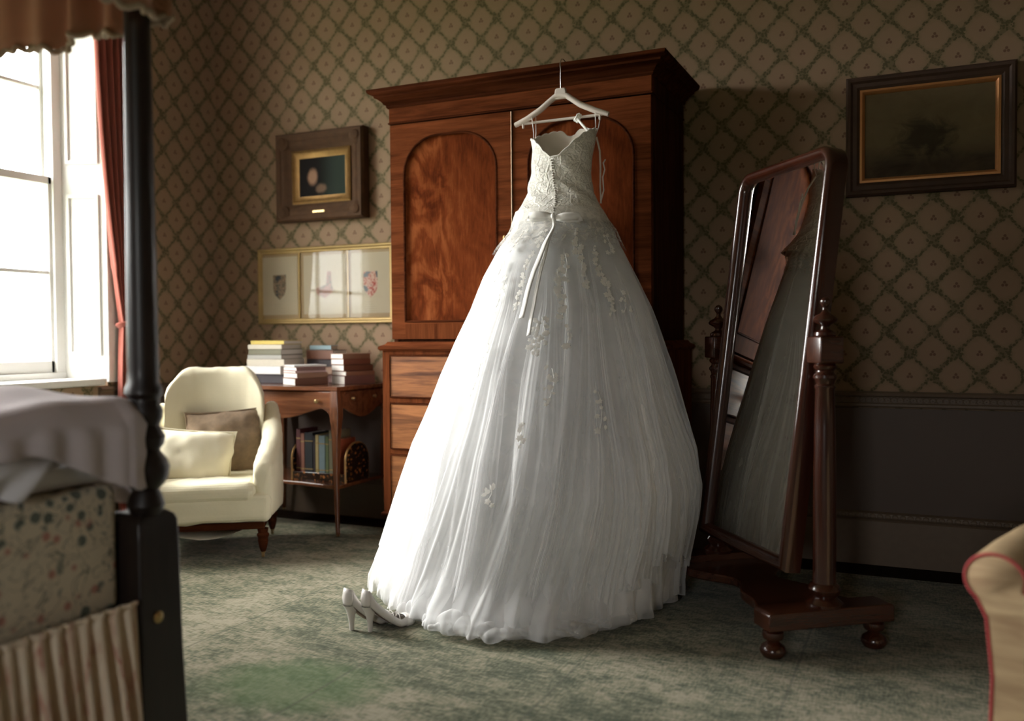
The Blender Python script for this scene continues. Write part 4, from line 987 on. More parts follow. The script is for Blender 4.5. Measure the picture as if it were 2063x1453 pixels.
# ================================================================== TABLE
def desk():
    t = thing('writing_table', 'serpentine mahogany side table with cabriole legs, books piled on it', 'table', (1.478, -.34, .0))
    hw, hd = .417, .28
    def top(ins=0):
        p = []
        N = 24
        for q in np.linspace(-1, 1, N): p.append((q*(hw-ins), -hd+ins+.022*(1-cos(q*pi*1.0))*.5*0-.016*cos(q*pi)*1.0+0.0))
        for q in np.linspace(-1, 1, N): p.append((hw-ins+.012*cos(q*pi*.5)*1.0, q*(hd-ins)))
        for q in np.linspace(1, -1, N): p.append((q*(hw-ins), hd-ins))
        for q in np.linspace(1, -1, N): p.append((-hw+ins-.04*cos(q*pi*.5), q*(hd-ins)))
        return p
    MB().prism(top(0), .826, .848, 2).obj('table_top', 'table', t, bevel=.006)
    MB().prism(top(.010), .816, .826, 2).obj('top_moulding', 'mah_dark', t, bevel=.002)
    # aprons with curved lower edges
    def apron(x0, x1):
        n = 24; up = [(x0+(x1-x0)*i/n, .818) for i in range(n, -1, -1)]
        lowr = []
        for i in range(n+1):
            q = i/n; z_ = .70-.045*(.5-.5*cos(2*pi*q))*1.0+.0; z_ = .735-.075*sin(pi*q)**2 if .18 < q < .82 else .735-.075*sin(pi*q)**2-.0
            if q < .12 or q > .88: z_ = .735-.085*(1-min(q, 1-q)/.12)
            lowr.append((x0+(x1-x0)*q, z_))
        return lowr+up
    fa = MB().prism(apron(-hw+.02, hw-.02), -hd+.016, -hd+.034, 1).obj('front_apron', 'table', t, bevel=.002)
    MB().lathe([(.009, 0), (.006, .008), (.012, .016), (.013, .022), (.006, .028)], (0, 0, 0), 14).xf(Matrix.Translation((.275, -hd+.016, .765)) @ Matrix.Rotation(pi/2, 4, 'X')).obj('knob', 'brass', fa)
    MB().lathe([(.009, 0), (.006, .008), (.012, .016), (.013, .022), (.006, .028)], (0, 0, 0), 14).xf(Matrix.Translation((-.275, -hd+.016, .765)) @ Matrix.Rotation(pi/2, 4, 'X')).obj('knob', 'brass', fa)
    sa = MB().prism(apron(-hd+.02, hd-.02), hw-.034, hw-.016, 0).obj('side_apron', 'table', t, bevel=.002)
    for yy in (-.11, .11): MB().lathe([(.008, 0), (.005, .006), (.011, .012), (.005, .018)], (0, 0, 0), 12).xf(Matrix.Translation((hw-.016, yy, .775)) @ Matrix.Rotation(pi/2, 4, 'Y')).obj('knob', 'brass', sa)
    MB().prism(apron(-hd+.02, hd-.02), -hw+.016, -hw+.034, 0).obj('side_apron', 'table', t, bevel=.002)
    boxo('back_rail', (-hw+.02, hd-.03, .70), (hw-.02, hd-.012, .818), 'table', t)
    for sx_ in (-1, 1):
        for sy_ in (-1, 1):
            P = []
            for z_, half, off in ((0, .009, .010), (.02, .0095, .010), (.05, .010, .004), (.15, .0115, -.006), (.30, .014, -.012), (.45, .0165, -.010), (.55, .019, -.004), (.62, .023, .003), (.68, .028, .006), (.74, .027, .004), (.818, .024, 0)):
                cxx_, cyy = sx_*(hw-.026+off), sy_*(hd-.026+off)
                P.append([(cxx_+a*half, cyy+b*half, z_) for a, b in ((-1, -1), (1, -1), (1, 1), (-1, 1))])
            mb = MB().grid(P, closed_v=True); mb.f += [(3, 2, 1, 0)]; mb.mi += [0]; lg = mb.obj('leg', 'table_z', t, bevel=.004, loc=(0, 0, .006))
            MB().lathe([(.006, .0), (.011, .003), (.011, .011), (.006, .014)], (sx_*(hw-.016), sy_*(hd-.016), .001), 12).obj('caster', 'brass', lg)
    sh = [(-hw+.02, -hd+.03)]
    for q in np.linspace(0, 1, 15): sh.append((-hw+.03+(2*hw-.06)*q, -hd+.03+.06*sin(pi*q)))
    sh += [(hw-.03, hd-.03), (-hw+.03, hd-.03)]
    MB().prism(sh, .265, .287, 2).obj('lower_shelf', 'table', t, bevel=.004)
desk()

# books
def book(label, loc, dims, cover, pages='page', rz=0, tilt=0, flat=True, group='books piled on the table', spine_side=1):
    """dims: length along spine (y), width (x), thickness (z) when lying flat; the spine faces +x"""
    t = thing('book', label, 'book', loc, rz, group)
    if tilt or not flat: t.rotation_euler = (0, 0, rz) if flat else (0, tilt, rz)
    L_, w_, th_ = dims; c = .0025; s = spine_side
    mb = MB()
    if flat:
        mb.box((-w_/2, -L_/2, 0), (w_/2, L_/2, c)); mb.box((-w_/2, -L_/2, th_-c), (w_/2, L_/2, th_)); mb.box((s*(w_/2)-(c if s > 0 else 0), -L_/2, c), (s*(w_/2)+(0 if s > 0 else c), L_/2, th_-c))
        mb.obj('cover', cover, t, bevel=.0012)
        a = (-w_/2+.004, -L_/2+.004, c+.0002) if s > 0 else (-w_/2+c+.0005, -L_/2+.004, c+.0002)
        b_ = (w_/2-c-.0005, L_/2-.004, th_-c-.0002) if s > 0 else (w_/2-.004, L_/2-.004, th_-c-.0002)
        boxo('page_block', a, b_, pages, t, bevel=0)
    else:      # upright, spine to -y, thickness along x, height z
        mb.box((0, -w_/2, 0), (c, w_/2, L_)); mb.box((th_-c, -w_/2, 0), (th_, w_/2, L_)); mb.box((c, -w_/2, 0), (th_-c, -w_/2+c, L_))
        cv = mb.obj('cover', cover, t, bevel=.0012)
        boxo('page_block', (c+.0003, -w_/2+c+.0005, .004), (th_-c-.0003, w_/2-.004, L_-.004), pages, t, bevel=0)
        if th_ > .018:
            for zz in (L_*.18, L_*.80): boxo('spine_band', (-.0004, -w_/2-.0008, zz), (th_+.0004, -w_/2+.001, zz+.006), 'giltb', cv, bevel=0)
    return t
def pagem():
    b = B('page_edges'); o, X, Y, Z = b.co(); n_ = b.noise(b.vec(X*3, Y*3, Z*900), 1, 2)
    b.set(Base_Color=b.mix(n_, (.66, .62, .56), (.82, .79, .74)), Roughness=.8); return b.mat
MA['page'] = pagem()
def cl(name, c, r=.6): return plain(name, c, r, .08, 40)
CV = {k_: cl('cloth_'+k_, c_) for k_, c_ in dict(white=(.76, .74, .72), cream=(.60, .55, .44), olive=(.16, .15, .09), yellow=(.62, .47, .10), brown=(.17, .07, .04), tan=(.30, .17, .11), rust=(.24, .095, .06), mauve=(.24, .135, .12), blue=(.32, .46, .50), dark=(.035, .025, .03), pink=(.55, .38, .36), grey=(.38, .37, .33), green=(.12, .16, .07), slate=(.18, .25, .27), black=(.012, .014, .016), maroon=(.10, .02, .02), gold=(.42, .33, .14), red=(.38, .09, .04)).items()}
TT = .8485
# stack at the left end of the table
def stack(items, x, y, z=TT):
    for (lab, dims, c_, dx, dy, rz, sp) in items:
        book(lab, (x+dx, y+dy, z), dims, CV[c_], rz=rz, spine_side=sp); z += dims[2]+.0004
    return z
stack([('dark-covered book at the bottom of the left pile on the table', (.26, .20, 0.056), 'dark', .01, 0, -1.52, 1),
       ('large white book second from the bottom of the left pile', (.28, .23, 0.048), 'white', 0, .0, -1.61, 1),
       ('wide cream book in the middle of the left pile', (.27, .22, 0.042), 'cream', .005, 0, -1.51, 1),
       ('slim grey-cream book below the olive one in the left pile', (.26, .21, 0.025), 'grey', .0, 0, -1.57, 1),
       ('dark olive book third from the top of the left pile', (.26, .20, 0.034), 'olive', .004, 0, -1.62, 1),
       ('pale grey book right under the yellow book', (.25, .20, 0.028), 'cream', -.004, 0, -1.53, 1),
       ('bright yellow book on top of the left pile', (.25, .18, 0.024), 'yellow', .010, 0, -1.55, 1)], 1.225, -.32)
stack([('brown book lying behind between the left and right piles', (.21, .15, 0.051), 'mauve', .012, .02, -1.47, 1),
       ('tan book second from the bottom of the rear pile', (.20, .15, 0.045), 'tan', 0, 0, -1.62, 1),
       ('dark brown book below the brown one in the rear pile', (.20, .14, 0.045), 'dark', 0, 0, -1.52, 1),
       ('brown cloth book under the small pale blue one', (.20, .145, 0.057), 'brown', 0, 0, -1.57, 1),
       ('small pale blue book on top of the rear pile', (.15, .09, 0.027), 'blue', -.02, 0, -1.47, 1)], 1.500, -.17)
stack([('thick brown-spined book, page edges forward, at the bottom of the front pile', (.21, .165, .042), 'brown', 0, 0, -.45, 1),
       ('thick brown book second from the bottom of the front pile', (.205, .16, .030), 'tan', .0, .003, -.38, 1),
       ('thin pink-edged book third from the bottom of the front pile', (.20, .155, .012), 'pink', -.004, 0, -.42, 1),
       ('brown book below the top one of the front pile', (.195, .15, .022), 'mauve', -.006, 0, -.36, 1),
       ('thin white-covered book on top of the front pile', (.20, .155, .010), 'white', 0, 0, -.5, 1)], 1.560, -.465)
stack([('thick mauve-brown book at the bottom of the right pile', (.21, .15, 0.051), 'mauve', 0, 0, -.40, 1),
       ('slim tan book second from the bottom of the right pile', (.205, .15, 0.026), 'tan', .002, 0, -.36, 1),
       ('brown book in the middle of the right pile', (.20, .145, 0.037), 'brown', -.006, 0, -.42, 1),
       ('rust book second from the top of the right pile', (.19, .14, 0.034), 'rust', -.016, 0, -.38, 1),
       ('tan paperback-sized book on top of the right pile', (.19, .14, 0.031), 'tan', -.018, 0, -.40, 1)], 1.775, -.290)
# book trough on the lower shelf
tr = thing('book_trough', 'marquetry book trough with arched end standing on the lower table shelf', 'book stand', (1.67, -.37, .2875))
boxo('tray', (-.19, -.11, 0), (.175, .10, .012), 'mah_dark', tr)
boxo('front_rail', (-.19, -.118, 0), (.175, -.106, .050), 'marq', tr, bevel=.003)
boxo('back_rail', (-.19, .10, 0), (.175, .112, .12), 'mah_dark', tr, bevel=.003)
for xx, mm in ((.175, 'marq'), (-.203, 'marq')):
    out = [(-.118, 0), (.112, 0), (.112, .12)]+[(-.003+.115*cos(a), .12+.105*sin(a)) for a in np.linspace(0, pi, 16)]+[(-.118, .12)]
    e = MB().prism(out, xx, xx+.013, 0).obj('end_panel', mm, tr, bevel=.003)
    MB().tube([(xx+.0065, -.118, 0), (xx+.0065, -.118, .12)]+[(xx+.0065, -.003-.115*cos(a), .12+.105*sin(a)) for a in np.linspace(0, pi, 16)]+[(xx+.0065, .112, 0)], .0065, 6).obj('edge_banding', 'gilt', e)
xx = 1.670-.186
for lab, th_, L_, c_, ti in [('maroon book standing leftmost in the trough under the table', .030, .25, 'maroon', 0), ('brown book second from the left in the trough', .026, .23, 'rust', 0), ('thick black book left of centre in the trough', .058, .235, 'black', 0), ('very thin dark book beside the thick black one', .014, .22, 'dark', 0),
                         ('narrow cream and gold book between dark books in the trough', .022, .225, 'gold', 0), ('slate blue ribbed book in the trough', .044, .222, 'slate', 0), ('narrow green book behind the front table leg', .022, .22, 'green', 0), ('tall olive green book near the arched trough end', .034, .25, 'olive', 0), ('thin orange-red book next to the arched trough end', .032, .205, 'red', 0)]:
    book(lab, (xx, -.375, .3005), (L_*1.13, .17, th_), CV[c_], flat=False, group='books standing in the trough'); xx += th_+.0025

# ================================================================== ARMCHAIR (left)
CH = thing('armchair', 'cream loose-covered armchair beside the table, turned legs on casters', 'armchair', (1.415, -1.09, 0.0085), math.atan2(.57, .82))
# local: front = -y, right = +x ; seat box
W2, D2 = .335, .33
def soft(mb, name, mat, parent, sub=2, amp=.0): return mb.obj(name, mat, parent, sub=sub, angle=180)
rbox((-W2, -D2, .185), (W2, D2-.03, .335), .035, 4).obj('seat_base', 'calico', CH, angle=180)
cs = rbox((-W2+.075, -D2-.012, .29), (W2-.075, D2-.12, .395), .045, 5)
cs.v = [(x, y, z+(.014*(1-(x/.27)**2)*(1-(y/.3)**2) if z > .37 else 0)) for x, y, z in cs.v]; cs.obj('seat_cushion', 'calico', CH, angle=180)
for s_ in (-1, 1):
    P = []     # arm: swept oval getting higher to the back
    for i in range(18):
        q = i/17; y_ = -D2+.02+(2*D2-.04)*q; top_ = .49+.13*min(1, q*1.8)**1.2-(.03 if q == 0 else 0)+.16*max(0, q-.6)/.4; r = .050+.008*sin(q*pi); out = s_*(W2-.045+.022*sin(q*pi)); row = []
        for j in range(20):
            a = 2*pi*j/20; c_, d_ = cos(a), sin(a)
            rr = r*(1.0 if i not in (0, 17) else .78)
            zc_ = (top_-rr) if d_ > 0 else .23
            row.append((out+rr*c_, y_, zc_+rr*d_*(1 if d_ > 0 else .6)))
        P.append(row)
    mb = MB().grid(P, closed_v=True); mb.f += [tuple(range(20)), tuple(17*20+i for i in range(20))]; mb.mi += [0, 0]
    mb.obj('arm', 'calico', CH, sub=1, angle=180)
# back: curved padded panel
P = []
N_ = 26
for i in range(N_):
    q = -1+2*i/(N_-1); row = []
    top_ = .955-.16*max(0, (abs(q)-.55)/.45)**2.0; hwid = .262
    x_ = q*hwid; yb_ = .30-.10*abs(q)**2.4
    for j in range(24):
        a = 2*pi*j/24; c_, d_ = cos(a), sin(a); thk = .050*(1-.35*abs(q)**4)
        zz = (top_-.045)+.045*d_ if d_ > 0 else .25
        lean = .10*((zz-.3)/.65)
        row.append((x_*(1+.03*((zz-.25)/.7)), yb_+lean-.10+thk*c_, zz))
    P.append(row)
mb = MB().grid(P, closed_v=True); mb.f += [tuple(range(24)), tuple((N_-1)*24+i for i in range(24))]; mb.mi += [0, 0]
mb.obj('backrest', 'calico', CH, sub=1, angle=180)
und = MB(); PP = []
for i in range(14):
    q = i/13; PP.append([(-W2+.05+(2*W2-.1)*q, -D2+.06+k_*.12, .19-.085*sin(pi*q)*(1-.25*k_)) for k_ in range(5)])
und.grid(PP).obj('hessian_underside', 'cushion', CH, angle=180)
boxo('seat_rail', (-W2+.035, -D2+.035, .150), (W2-.035, D2-.06, .186), 'mah_dark', CH)
for sx_, sy_ in ((-1, -1), (1, -1), (1, 1), (-1, 1)):
    lg = MB().lathe([(.011, .028), (.014, .036), (.019, .050), (.026, .085), (.024, .10), (.030, .112), (.031, .120), (.024, .128), (.028, .145), (.028, .150)], (sx_*(W2-.045), sy_*(D2-.06), 0), 20).obj('leg', 'mah_dark', CH)
    cst = MB().lathe([(.014, -.007), (.0155, 0), (.014, .007)], (0, 0, 0), 16).xf(Matrix.Translation((sx_*(W2-.045), sy_*(D2-.06), .015)) @ Matrix.Rotation(pi/2, 4, 'Y'))
    cst.lathe([(.010, .022), (.012, .030), (.012, .034)], (sx_*(W2-.045), sy_*(D2-.06), 0), 12); cst.obj('caster', 'brass', lg)
def cushion(name, label, mat, loc, rot, w, h, d, wave=.0):
    P = []; n = 22
    for i in range(n):
        row = []
        for j in range(n):
            u, v = -1+2*i/(n-1), -1+2*j/(n-1); e = (1-abs(u)**2.6)*(1-abs(v)**2.6)
            pinch = 1-.10*(abs(u*v))**2+.06*0
            row.append((u*w/2*(1-.07*(1-abs(v))**.5*abs(u)**3), v*h/2*(1-.07*(1-abs(u))**.5*abs(v)**3), d/2*max(0, e)**.55+.004*sin(5*u+3*v)*e))
        P.append(row)
    bot = [[(x, y, -z) for x, y, z in r] for r in P]
    t = thing(name, label, 'cushion', loc); t.rotation_euler = rot
    mb = MB().grid(P); mb.grid(bot); mb.obj('cushion_cover', mat, t, angle=180)
    ed = [P[i][0] for i in range(n)]+[P[-1][j] for j in range(n)]+[P[i][-1] for i in range(n-1, -1, -1)]+[P[0][j] for j in range(n-1, -1, -1)]
    ed2 = [ed[0]]
    for p in ed[1:]:
        if (Vector(p)-Vector(ed2[-1])).length > 1e-4: ed2.append(p)
    MB().tube(ed2[:-1], .004, 6, closed=True).obj('piping', mat, t)
    return t
fx, fy = .57, -.82       # chair facing
def chl(x, y, z):        # chair local to world
    c_, s_ = .82, .57; return (1.415+x*c_-y*s_, -1.09+x*s_+y*c_, z+.01)
a_ = math.atan2(.57, .82)
def crot(tilt, spin=0, lean=0):
    return (Matrix.Rotation(a_, 3, 'Z') @ Matrix.Rotation(lean, 3, 'Z') @ Matrix.Rotation(pi/2-tilt, 3, 'X') @ Matrix.Rotation(spin, 3, 'Z')).to_euler()
cushion('scatter_cushion', 'brown and grey checked cushion leaning in the armchair behind the cream one', 'tweed', chl(.055, .105, .550), crot(.32, .06), .40, .36, .10)
cushion('scatter_cushion', 'plump cream cushion in front on the armchair seat', 'cushion', chl(-.075, -.055, .495), crot(.42, -.10, .05), .40, .30, .13)

cl_ = bpy.data.textures.new('cloth_wrinkles', 'CLOUDS'); cl_.noise_scale = .11; cl_.noise_depth = 2
for o_ in CH.children:
    if o_.name.split('.')[0] in ('seat_base', 'seat_cushion', 'arm', 'backrest', 'hessian_underside'):
        if o_.name.split('.')[0] in ('seat_base', 'seat_cushion'):
            q_ = o_.modifiers.new('refine', 'SUBSURF'); q_.subdivision_type = 'SIMPLE'; q_.levels = 3; q_.render_levels = 3
        d_ = o_.modifiers.new('wrinkles', 'DISPLACE'); d_.texture = cl_; d_.strength = .022; d_.mid_level = .5; d_.texture_coords = 'LOCAL'
for o_ in bpy.data.objects:
    if o_.name.startswith('cushion_cover'):
        d_ = o_.modifiers.new('wrinkles', 'DISPLACE'); d_.texture = cl_; d_.strength = .030; d_.mid_level = .5; d_.texture_coords = 'LOCAL'

# ================================================================== CURTAIN
def curtain(idx, y0, y1, tied_y, label):
    t = thing('curtain', label, 'curtain', (XL+.075, (y0+y1)/2, 0))
    yc = (y0+y1)/2; P = []; nz = 60; nu = 90
    for i in range(nu):
        u = i/(nu-1); row = []
        for j in range(nz):
            z = 3.25-(3.25-.02)*j/(nz-1)
            if z > 1.20:
                g = ((3.25-z)/2.05)**2.2; a = (y0-yc)*(1-g)+(tied_y-.035-yc)*g; b = (y1-yc)*(1-g)+(tied_y+.035-yc)*g
            else:
                g = ((1.20-z)/1.18)**.6; a = tied_y-.035-.045*g-yc; b = tied_y+.035+.045*g-yc
            amp = .026 if z > 1.5 else .018
            row.append((amp*sin(u*pi*14+.4*sin(z*2))+.008*sin(u*37+z), a+(b-a)*u, z))
        P.append(row)
    MB().grid(P).obj('drape', 'redcur', t, solid=.003, angle=180)
    MB().tube([(.04*cos(a), tied_y-yc+.048*sin(a), 1.205+.01*cos(a)) for a in [2*pi*k_/20 for k_ in range(20)]], .018, 8, closed=True, flat=.5).obj('tieback', 'redcur', t)
    for k_ in range(7): MB().tube([(.020*cos(a), (y0-yc)+(y1-y0)*(k_+.5)/7, 3.27+.020*sin(a)) for a in [2*pi*q_/14 for q_ in range(14)]], .003, 6, closed=True).obj('curtain_ring', 'brass', t)
    return t
curtain(1, -1.045, -.74, -.855, 'brick red curtain tied back at the right side of the window')
curtain(2, -2.66, -2.38, -2.72, 'brick red curtain tied back at the far left side of the window')
cpole = thing('curtain_pole', 'wooden curtain pole across the top of the window above the red curtains', 'curtain pole', (XL+.075, -1.7, 3.272))
MB().tube([(0, -1.05, 0), (0, 1.05, 0)], .016, 12).obj('pole', 'mah_dark', cpole)
for s_ in (-1, 1): 
    MB().lathe([(.016, 0), (.026, .01), (.034, .035), (.022, .055), (.004, .062)], (0, 0, 0), 16).xf(Matrix.Translation((0, s_*1.05, 0)) @ Matrix.Rotation(-s_*pi/2, 4, 'X')).obj('finial', 'mah_dark', cpole)
    boxo('bracket', (-.075, s_*1.0-.012, -.02), (0, s_*1.0+.012, .0), 'brass', cpole)

# ================================================================== BED
BX1, BY1 = 2.99, -3.0        # post near the window light
BX0, BY0 = .95, -4.62
bed = thing('four_poster_bed', 'dark carved four-poster bed with tan valance and floral base, cut off at the left', 'bed', (BX1, BY1, 0))
def bl3(x, y, z): return (x-BX1, y-BY1, z)
for (px_, py_) in ((BX1, BY1), (BX0, BY1), (BX1, BY0), (BX0, BY0)):
    bx = bl3(px_, py_, 0)
    P = []
    for z_, h_ in ((0, .078), (.10, .078), (.30, .072), (.60, .068), (.645, .066), (.66, .060), (.672, .045)): P.append([(bx[0]+a*h_-(.02 if px_ == BX1 else 0), bx[1]+b*h_, z_+.001) for a, b in ((-1, -1), (1, -1), (1, 1), (-1, 1))])
    mb = MB().grid(P, closed_v=True); mb.f += [(3, 2, 1, 0), tuple(24+i for i in range(4))]; mb.mi += [0, 0]; blk = mb.obj('post_block', 'post', bed, bevel=.006)
    pr = [(.040, .66), (.052, .69), (.044, .715), (.036, .73), (.050, .745), (.062, .765), (.066, .79), (.058, .81), (.046, .825), (.040, .835), (.052, .85), (.056, .87), (.048, .885), (.040, .90), (.050, .92), (.052, .94), (.044, .955), (.042, .97), (.052, .985), (.050, 1.0), (.0425, 1.015), (.042, 1.05), (.041, 1.30), (.038, 1.60), (.036, 1.90), (.034, 2.2), (.030, 2.40), (.030, 2.52)]
    pr = [(r*.93, z) for r, z in pr]
    MB().lathe(pr, bx, 28).obj('post', 'post', bed)
    MB().lathe([(.014, 0), (.016, .004), (.006, .008)], (0, 0, 0), 14).xf(Matrix.Translation((bx[0]+.050, bx[1]-.015, .40)) @ Matrix.Rotation(pi/2, 4, 'Y')).obj('bolt_cover', 'brass', blk)
# side and foot rails
rl_ = MB(); rl_.box(bl3(BX0, BY1-.035, .33), bl3(BX1-.05, BY1+.0, .50)); rl_.box(bl3(BX0, BY0, .33), bl3(BX1-.05, BY0+.035, .50)); rl_.box(bl3(BX1-.065, BY0+.06, .33), bl3(BX1-.03, BY1-.06, .50)); rl_.box(bl3(BX0, BY0+.06, .33), bl3(BX0+.035, BY1-.06, .50))
rl_.obj('bed_rail', 'post', bed, bevel=.003)
rbox(bl3(BX0+.04, BY0+.05, .43), bl3(BX1-.015, BY1-.075, .755), .025, 4).obj('floral_base', 'chintz', bed, angle=180)
boxo('headboard', bl3(BX0-.02, BY0+.06, .50), bl3(BX0+.02, BY1-.06, 1.5), 'post', bed, bevel=.01)
# gathered skirt round the side that is seen and the foot
def gathered(path, ztop, zbot, mat, name, waves, amp0, amp1, flare=.0, seed=1, head=True, parent=bed):
    rs = np.random.RandomState(seed); pts = [Vector(p) for p in path]; L_ = [0]
    for a, b in zip(pts, pts[1:]): L_.append(L_[-1]+(b-a).length)
    n = int(L_[-1]*140); P = []
    for i in range(n+1):
        s = L_[-1]*i/n; k_ = max(j for j in range(len(L_)-1) if L_[j] <= s+1e-9); q = (s-L_[k_])/(L_[k_+1]-L_[k_]); p = pts[k_].lerp(pts[k_+1], q); d = (pts[k_+1]-pts[k_]).normalized(); nrm = Vector((d.y, -d.x))
        w = sin(s*waves*2*pi+1.2*sin(s*7+seed))+.4*sin(s*waves*4.7+seed); row = []
        for j in range(16):
            t_ = j/15; z = ztop+(zbot-ztop)*t_
            am = amp0+(amp1-amp0)*min(1, t_*1.6); o_ = am*w+flare*t_
            if name == 'valance': z += .012*sin(s*waves*2*pi*.5+.6)*t_
            row.append((p.x+nrm.x*o_, p.y+nrm.y*o_, z))
        P.append(row)
    o = MB().grid(P).obj(name, mat, parent, angle=180, solid=.002)
    return o, [r[-1] for r in P], [r[0] for r in P]
sp_ = [bl3(BX1+.045, BY0-.06, 0)[:2], bl3(BX1+.045, BY1-.05, 0)[:2]]
sp_ = [bl3(BX1+.052, BY0-.05, 0)[:2], bl3(BX1+.052, BY1-.085, 0)[:2]][::-1]
sk, low_, up_ = gathered(sp_, .455, .022, 'skirt', 'bed_skirt', 25, .006, .024, flare=-.03, seed=3)
MB().tube(up_[::2], .010, 8, flat=.6).obj('skirt_heading', 'skirt', bed)
# tester
boxo('tester_frame', bl3(BX0-.05, BY0-.05, 2.42), bl3(BX1+.05, BY1+.05, 2.46), 'tester', bed, bevel=0)
vp = [bl3(BX1+.075, BY0-.07, 0)[:2], bl3(BX1+.075, BY1+.05, 0)[:2], bl3(BX0-.07, BY1+.05, 0)[:2], bl3(BX0-.07, BY0-.07, 0)[:2], bl3(BX1+.075, BY0-.07, 0)[:2]]
va, low_, up_ = gathered(vp, 2.46, 1.965, 'tester', 'valance', 7, .006, .018, seed=5)
lw2 = [(x+.006*sin(i*.9), y+.006*cos(i*.7), z-.004+.006*sin(i*1.1)) for i, (x, y, z) in enumerate(low_)]
MB().tube(lw2, .0085, 7).obj('valance_edging', 'fringe', va)
mt = rbox((BX0+.05, BY0+.04, .757), (BX1-.025, BY1-.060, .925), .06, 5); mt.obj('mattress', 'sheet', None, angle=180); tag(bpy.data.objects['mattress'], 'mattress under the grey bedspread on the four-poster bed', 'mattress')
# bedspread: top sheet of cloth that rolls over the +x and +y sides
P = []; NU, NV = 150, 120
ex, ey = BX1-.046, BY1-.092; RR = .088
def over(s, edge, Rr, hang):     # 1D roll-over: s distance past start of curve -> (out, down)
    if s <= 0: return 0, 0
    if s < Rr*pi/2: a = s/Rr; return Rr*sin(a), Rr*(1-cos(a))
    return Rr, Rr+(s-Rr*pi/2)
for i in range(NU):
    u = i/(NU-1); row = []
    for j in range(NV):
        v = j/(NV-1)
        sxx = (u*(1.95+.30))-1.95; syy = (v*(1.42+.32))-1.42
        # hang on the +x side varies: shallow towards the camera, deep by the post
        hangx = .045+.115*max(0, min(1, (v-.66)/.16)); tot = RR*pi/2+hangx-RR*.3
        sx2 = sxx if sxx <= 0 else sxx/.30*tot
        sy2 = syy if syy <= 0 else syy/.32*(RR*pi/2+.20)
        ox, dn1 = over(sx2, ex, RR, 0); oy, dn2 = over(sy2, ey, RR, 0)
        x_ = ex+(sx2 if sx2 <= 0 else ox); y_ = ey+(sy2 if sy2 <= 0 else oy)
        if sx2 > 0 and sy2 > 0:     # rounded corner
            h_ = sqrt(sx2*sx2+sy2*sy2); o_, dn = over(h_, 0, RR, 0); x_ = ex+o_*sx2/h_*1.15; y_ = ey+o_*sy2/h_*1.10; dn = min(dn, .235)
        else: dn = dn1+dn2
        z_ = .972-dn+.006*sin(x_*14+y_*5)*(dn < .02)+.005*sin(y_*23+x_*9)
        z_ += .03*exp(-((x_-2.74)/.16)**2-((y_+3.16)/.14)**2)
        fo = .007*sin(y_*60)*(dn > .06)*(ox > .07)+.007*sin(x_*60)*(dn > .06)*(oy > .07)
        row.append((x_+fo*(ox > 0)+.004, y_+fo*(oy > 0), z_))
    P.append(row)
sp = MB().grid(P).obj('bedspread', 'spread', None, angle=180, solid=.008); tag(sp, 'grey-lilac textured bedspread over the mattress, rounded over the corner by the post', 'bedspread')
ed = [P[-1][j] for j in range(NV)]
# crumpled sheet below the spread, on the side that faces the room
P = []
for i in range(110):
    q = i/109; y_ = BY0+.15+(BY1-.13-BY0-.15)*q; row = []
    scal = .775+.05*max(0, (y_+3.32)/.22)+.016*sin(y_*31+1)+.010*sin(y_*17)
    for j in range(22):
        t_ = j/21; z_ = .90+(scal-.90)*t_; b_ = .018*sin(t_*pi)*(1+.6*sin(y_*22))+.014*sin(y_*48+t_*5)*t_
        row.append((BX1-.022+b_+.012*t_, y_+.03*sin(t_*3+y_*9)*t_, z_))
    P.append(row)
tag(MB().grid(P).obj('bed_sheet', 'sheet', None, angle=180, solid=.004), 'crumpled white sheet hanging out below the grey bedspread', 'sheet')
# bolster
bo = thing('bolster', 'small buttoned beige bolster lying on the bedspread at the left edge', 'bolster', (2.40, -3.145, 1.025), 0)
br = [(.006, .0), (.03, .004), (.046, .014), (.050, .03), (.050, .10), (.050, .30), (.046, .40), (.03, .41), (.004, .412)]
MB().lathe(br, (0, 0, 0), 24).xf(Matrix.Rotation(-pi/2, 4, 'Y') @ Matrix.Translation((0, 0, -.06))).obj('bolster_cover', 'cushion', bo, angle=180)
MB().lathe([(.002, 0), (.016, .004), (.018, .010), (.010, .016), (.002, .018)], (0, 0, 0), 14).xf(Matrix.Rotation(pi/2, 4, 'Y') @ Matrix.Translation((0, 0, .056))).obj('button', 'tweed', bo)

# ================================================================== CHAIR at the right edge
rc = thing('easy_chair', 'beige upholstered chair with red piping, cut off at the lower right', 'armchair', (5.045, -2.34, .001), radians(-23))
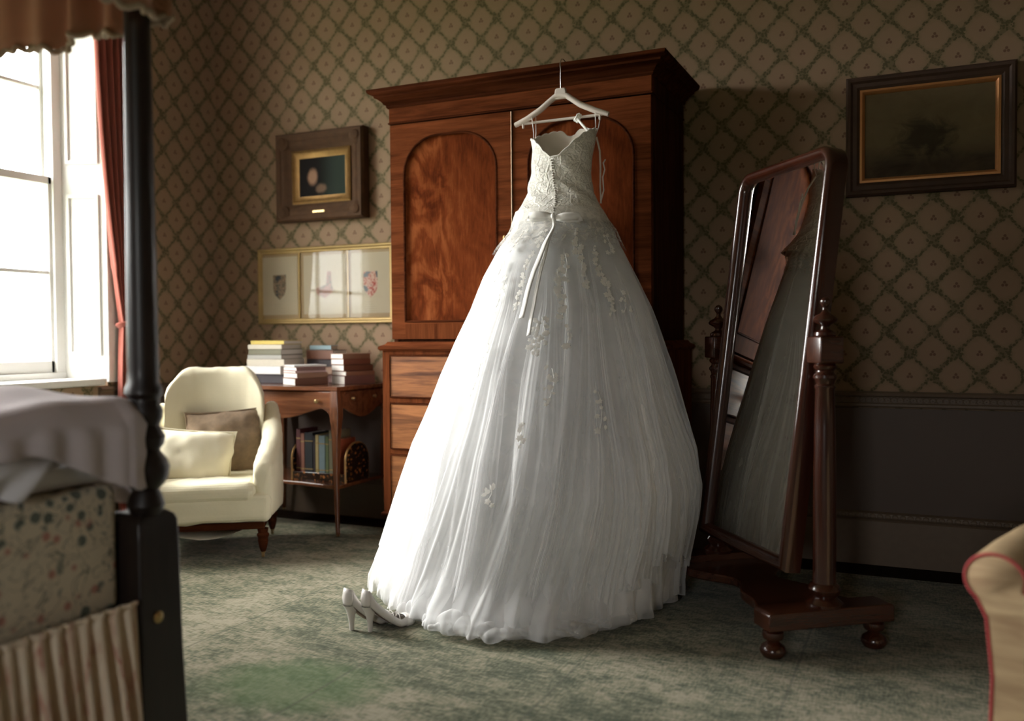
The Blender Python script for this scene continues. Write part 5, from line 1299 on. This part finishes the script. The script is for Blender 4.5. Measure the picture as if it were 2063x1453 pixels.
# local: x to the right, y away. Scroll arm front at y=0, arm runs back
def scroll(ins=0, n=20):
    p = [(-.045+ins, .06), (-.038+ins, .30), (-.052+ins, .44), (-.075+ins, .485)]
    for k_ in range(n+1):
        a = radians(215)-radians(235)*k_/n; r = .066-ins; p.append((-.030+r*cos(a)*1.1, .535+r*sin(a)))
    p += [(.085-ins, .50), (.10-ins, .40), (.10-ins, .06)]
    return p
def armp(off, nm='arm'):
    n = len(scroll()); P = []
    for q, k_ in ((0, .012), (.012, .003), (.03, 0), (.15, 0), (.30, 0), (.40, 0), (.44, .0), (.46, .012)):
        P.append([((u*(1+.05*sin(q*9)))+off, q, v-.10*0+.03*sin(min(1, q/.46)*pi/2)) for u, v in scroll(k_)])
    mb = MB().grid(P, closed_v=True); mb.f += [tuple(range(n)), tuple(7*n+i for i in range(n))]; mb.mi += [0, 0]
    o = mb.obj(nm, 'beige', rc, angle=50)
    MB().tube([(u*1.02+off, .004, v) for u, v in scroll(.004)], .0042, 6).obj('piping', 'redpipe', o)
    return o
armp(0); 
for oo in [armp(.62, 'arm')]: pass
rbox((.06, .02, .12), (.62, .50, .30), .03, 4).obj('seat_base', 'beige', rc, angle=180)
rbox((.095, -.02, .28), (.585, .46, .40), .04, 4).obj('seat_cushion', 'beige', rc, angle=180)
rbox((.03, .42, .10), (.65, .54, .62), .05, 5).obj('backrest', 'beige', rc, angle=180)
for lx, ly in ((.0, .05), (.66, .05), (.0, .46), (.66, .46)): MB().lathe([(.014, 0), (.018, .02), (.026, .05), (.024, .08)], (lx+.03*(lx < .1), ly, 0), 16).obj('leg', 'mah_dark', rc)
P = []
for i in range(60):
    q = i/59; P.append([(-.045+.16*q if False else -.05-.012*k_/4+.004*sin(q*70), .01+.46*q, .14-.12*k_/4) for k_ in range(5)])
MB().grid(P).obj('skirt_frill', 'beige', rc, angle=180, solid=.002)
P = []
for i in range(60):
    q = i/59; P.append([(-.05+.78*q, -.006-.010*k_/4+.006*sin(q*90), .14-.12*k_/4) for k_ in range(5)])
MB().grid(P).obj('skirt_frill', 'beige', rc, angle=180, solid=.002)

S.cycles.transparent_max_bounces = 48; S.cycles.max_bounces = 10; S.cycles.diffuse_bounces = 5
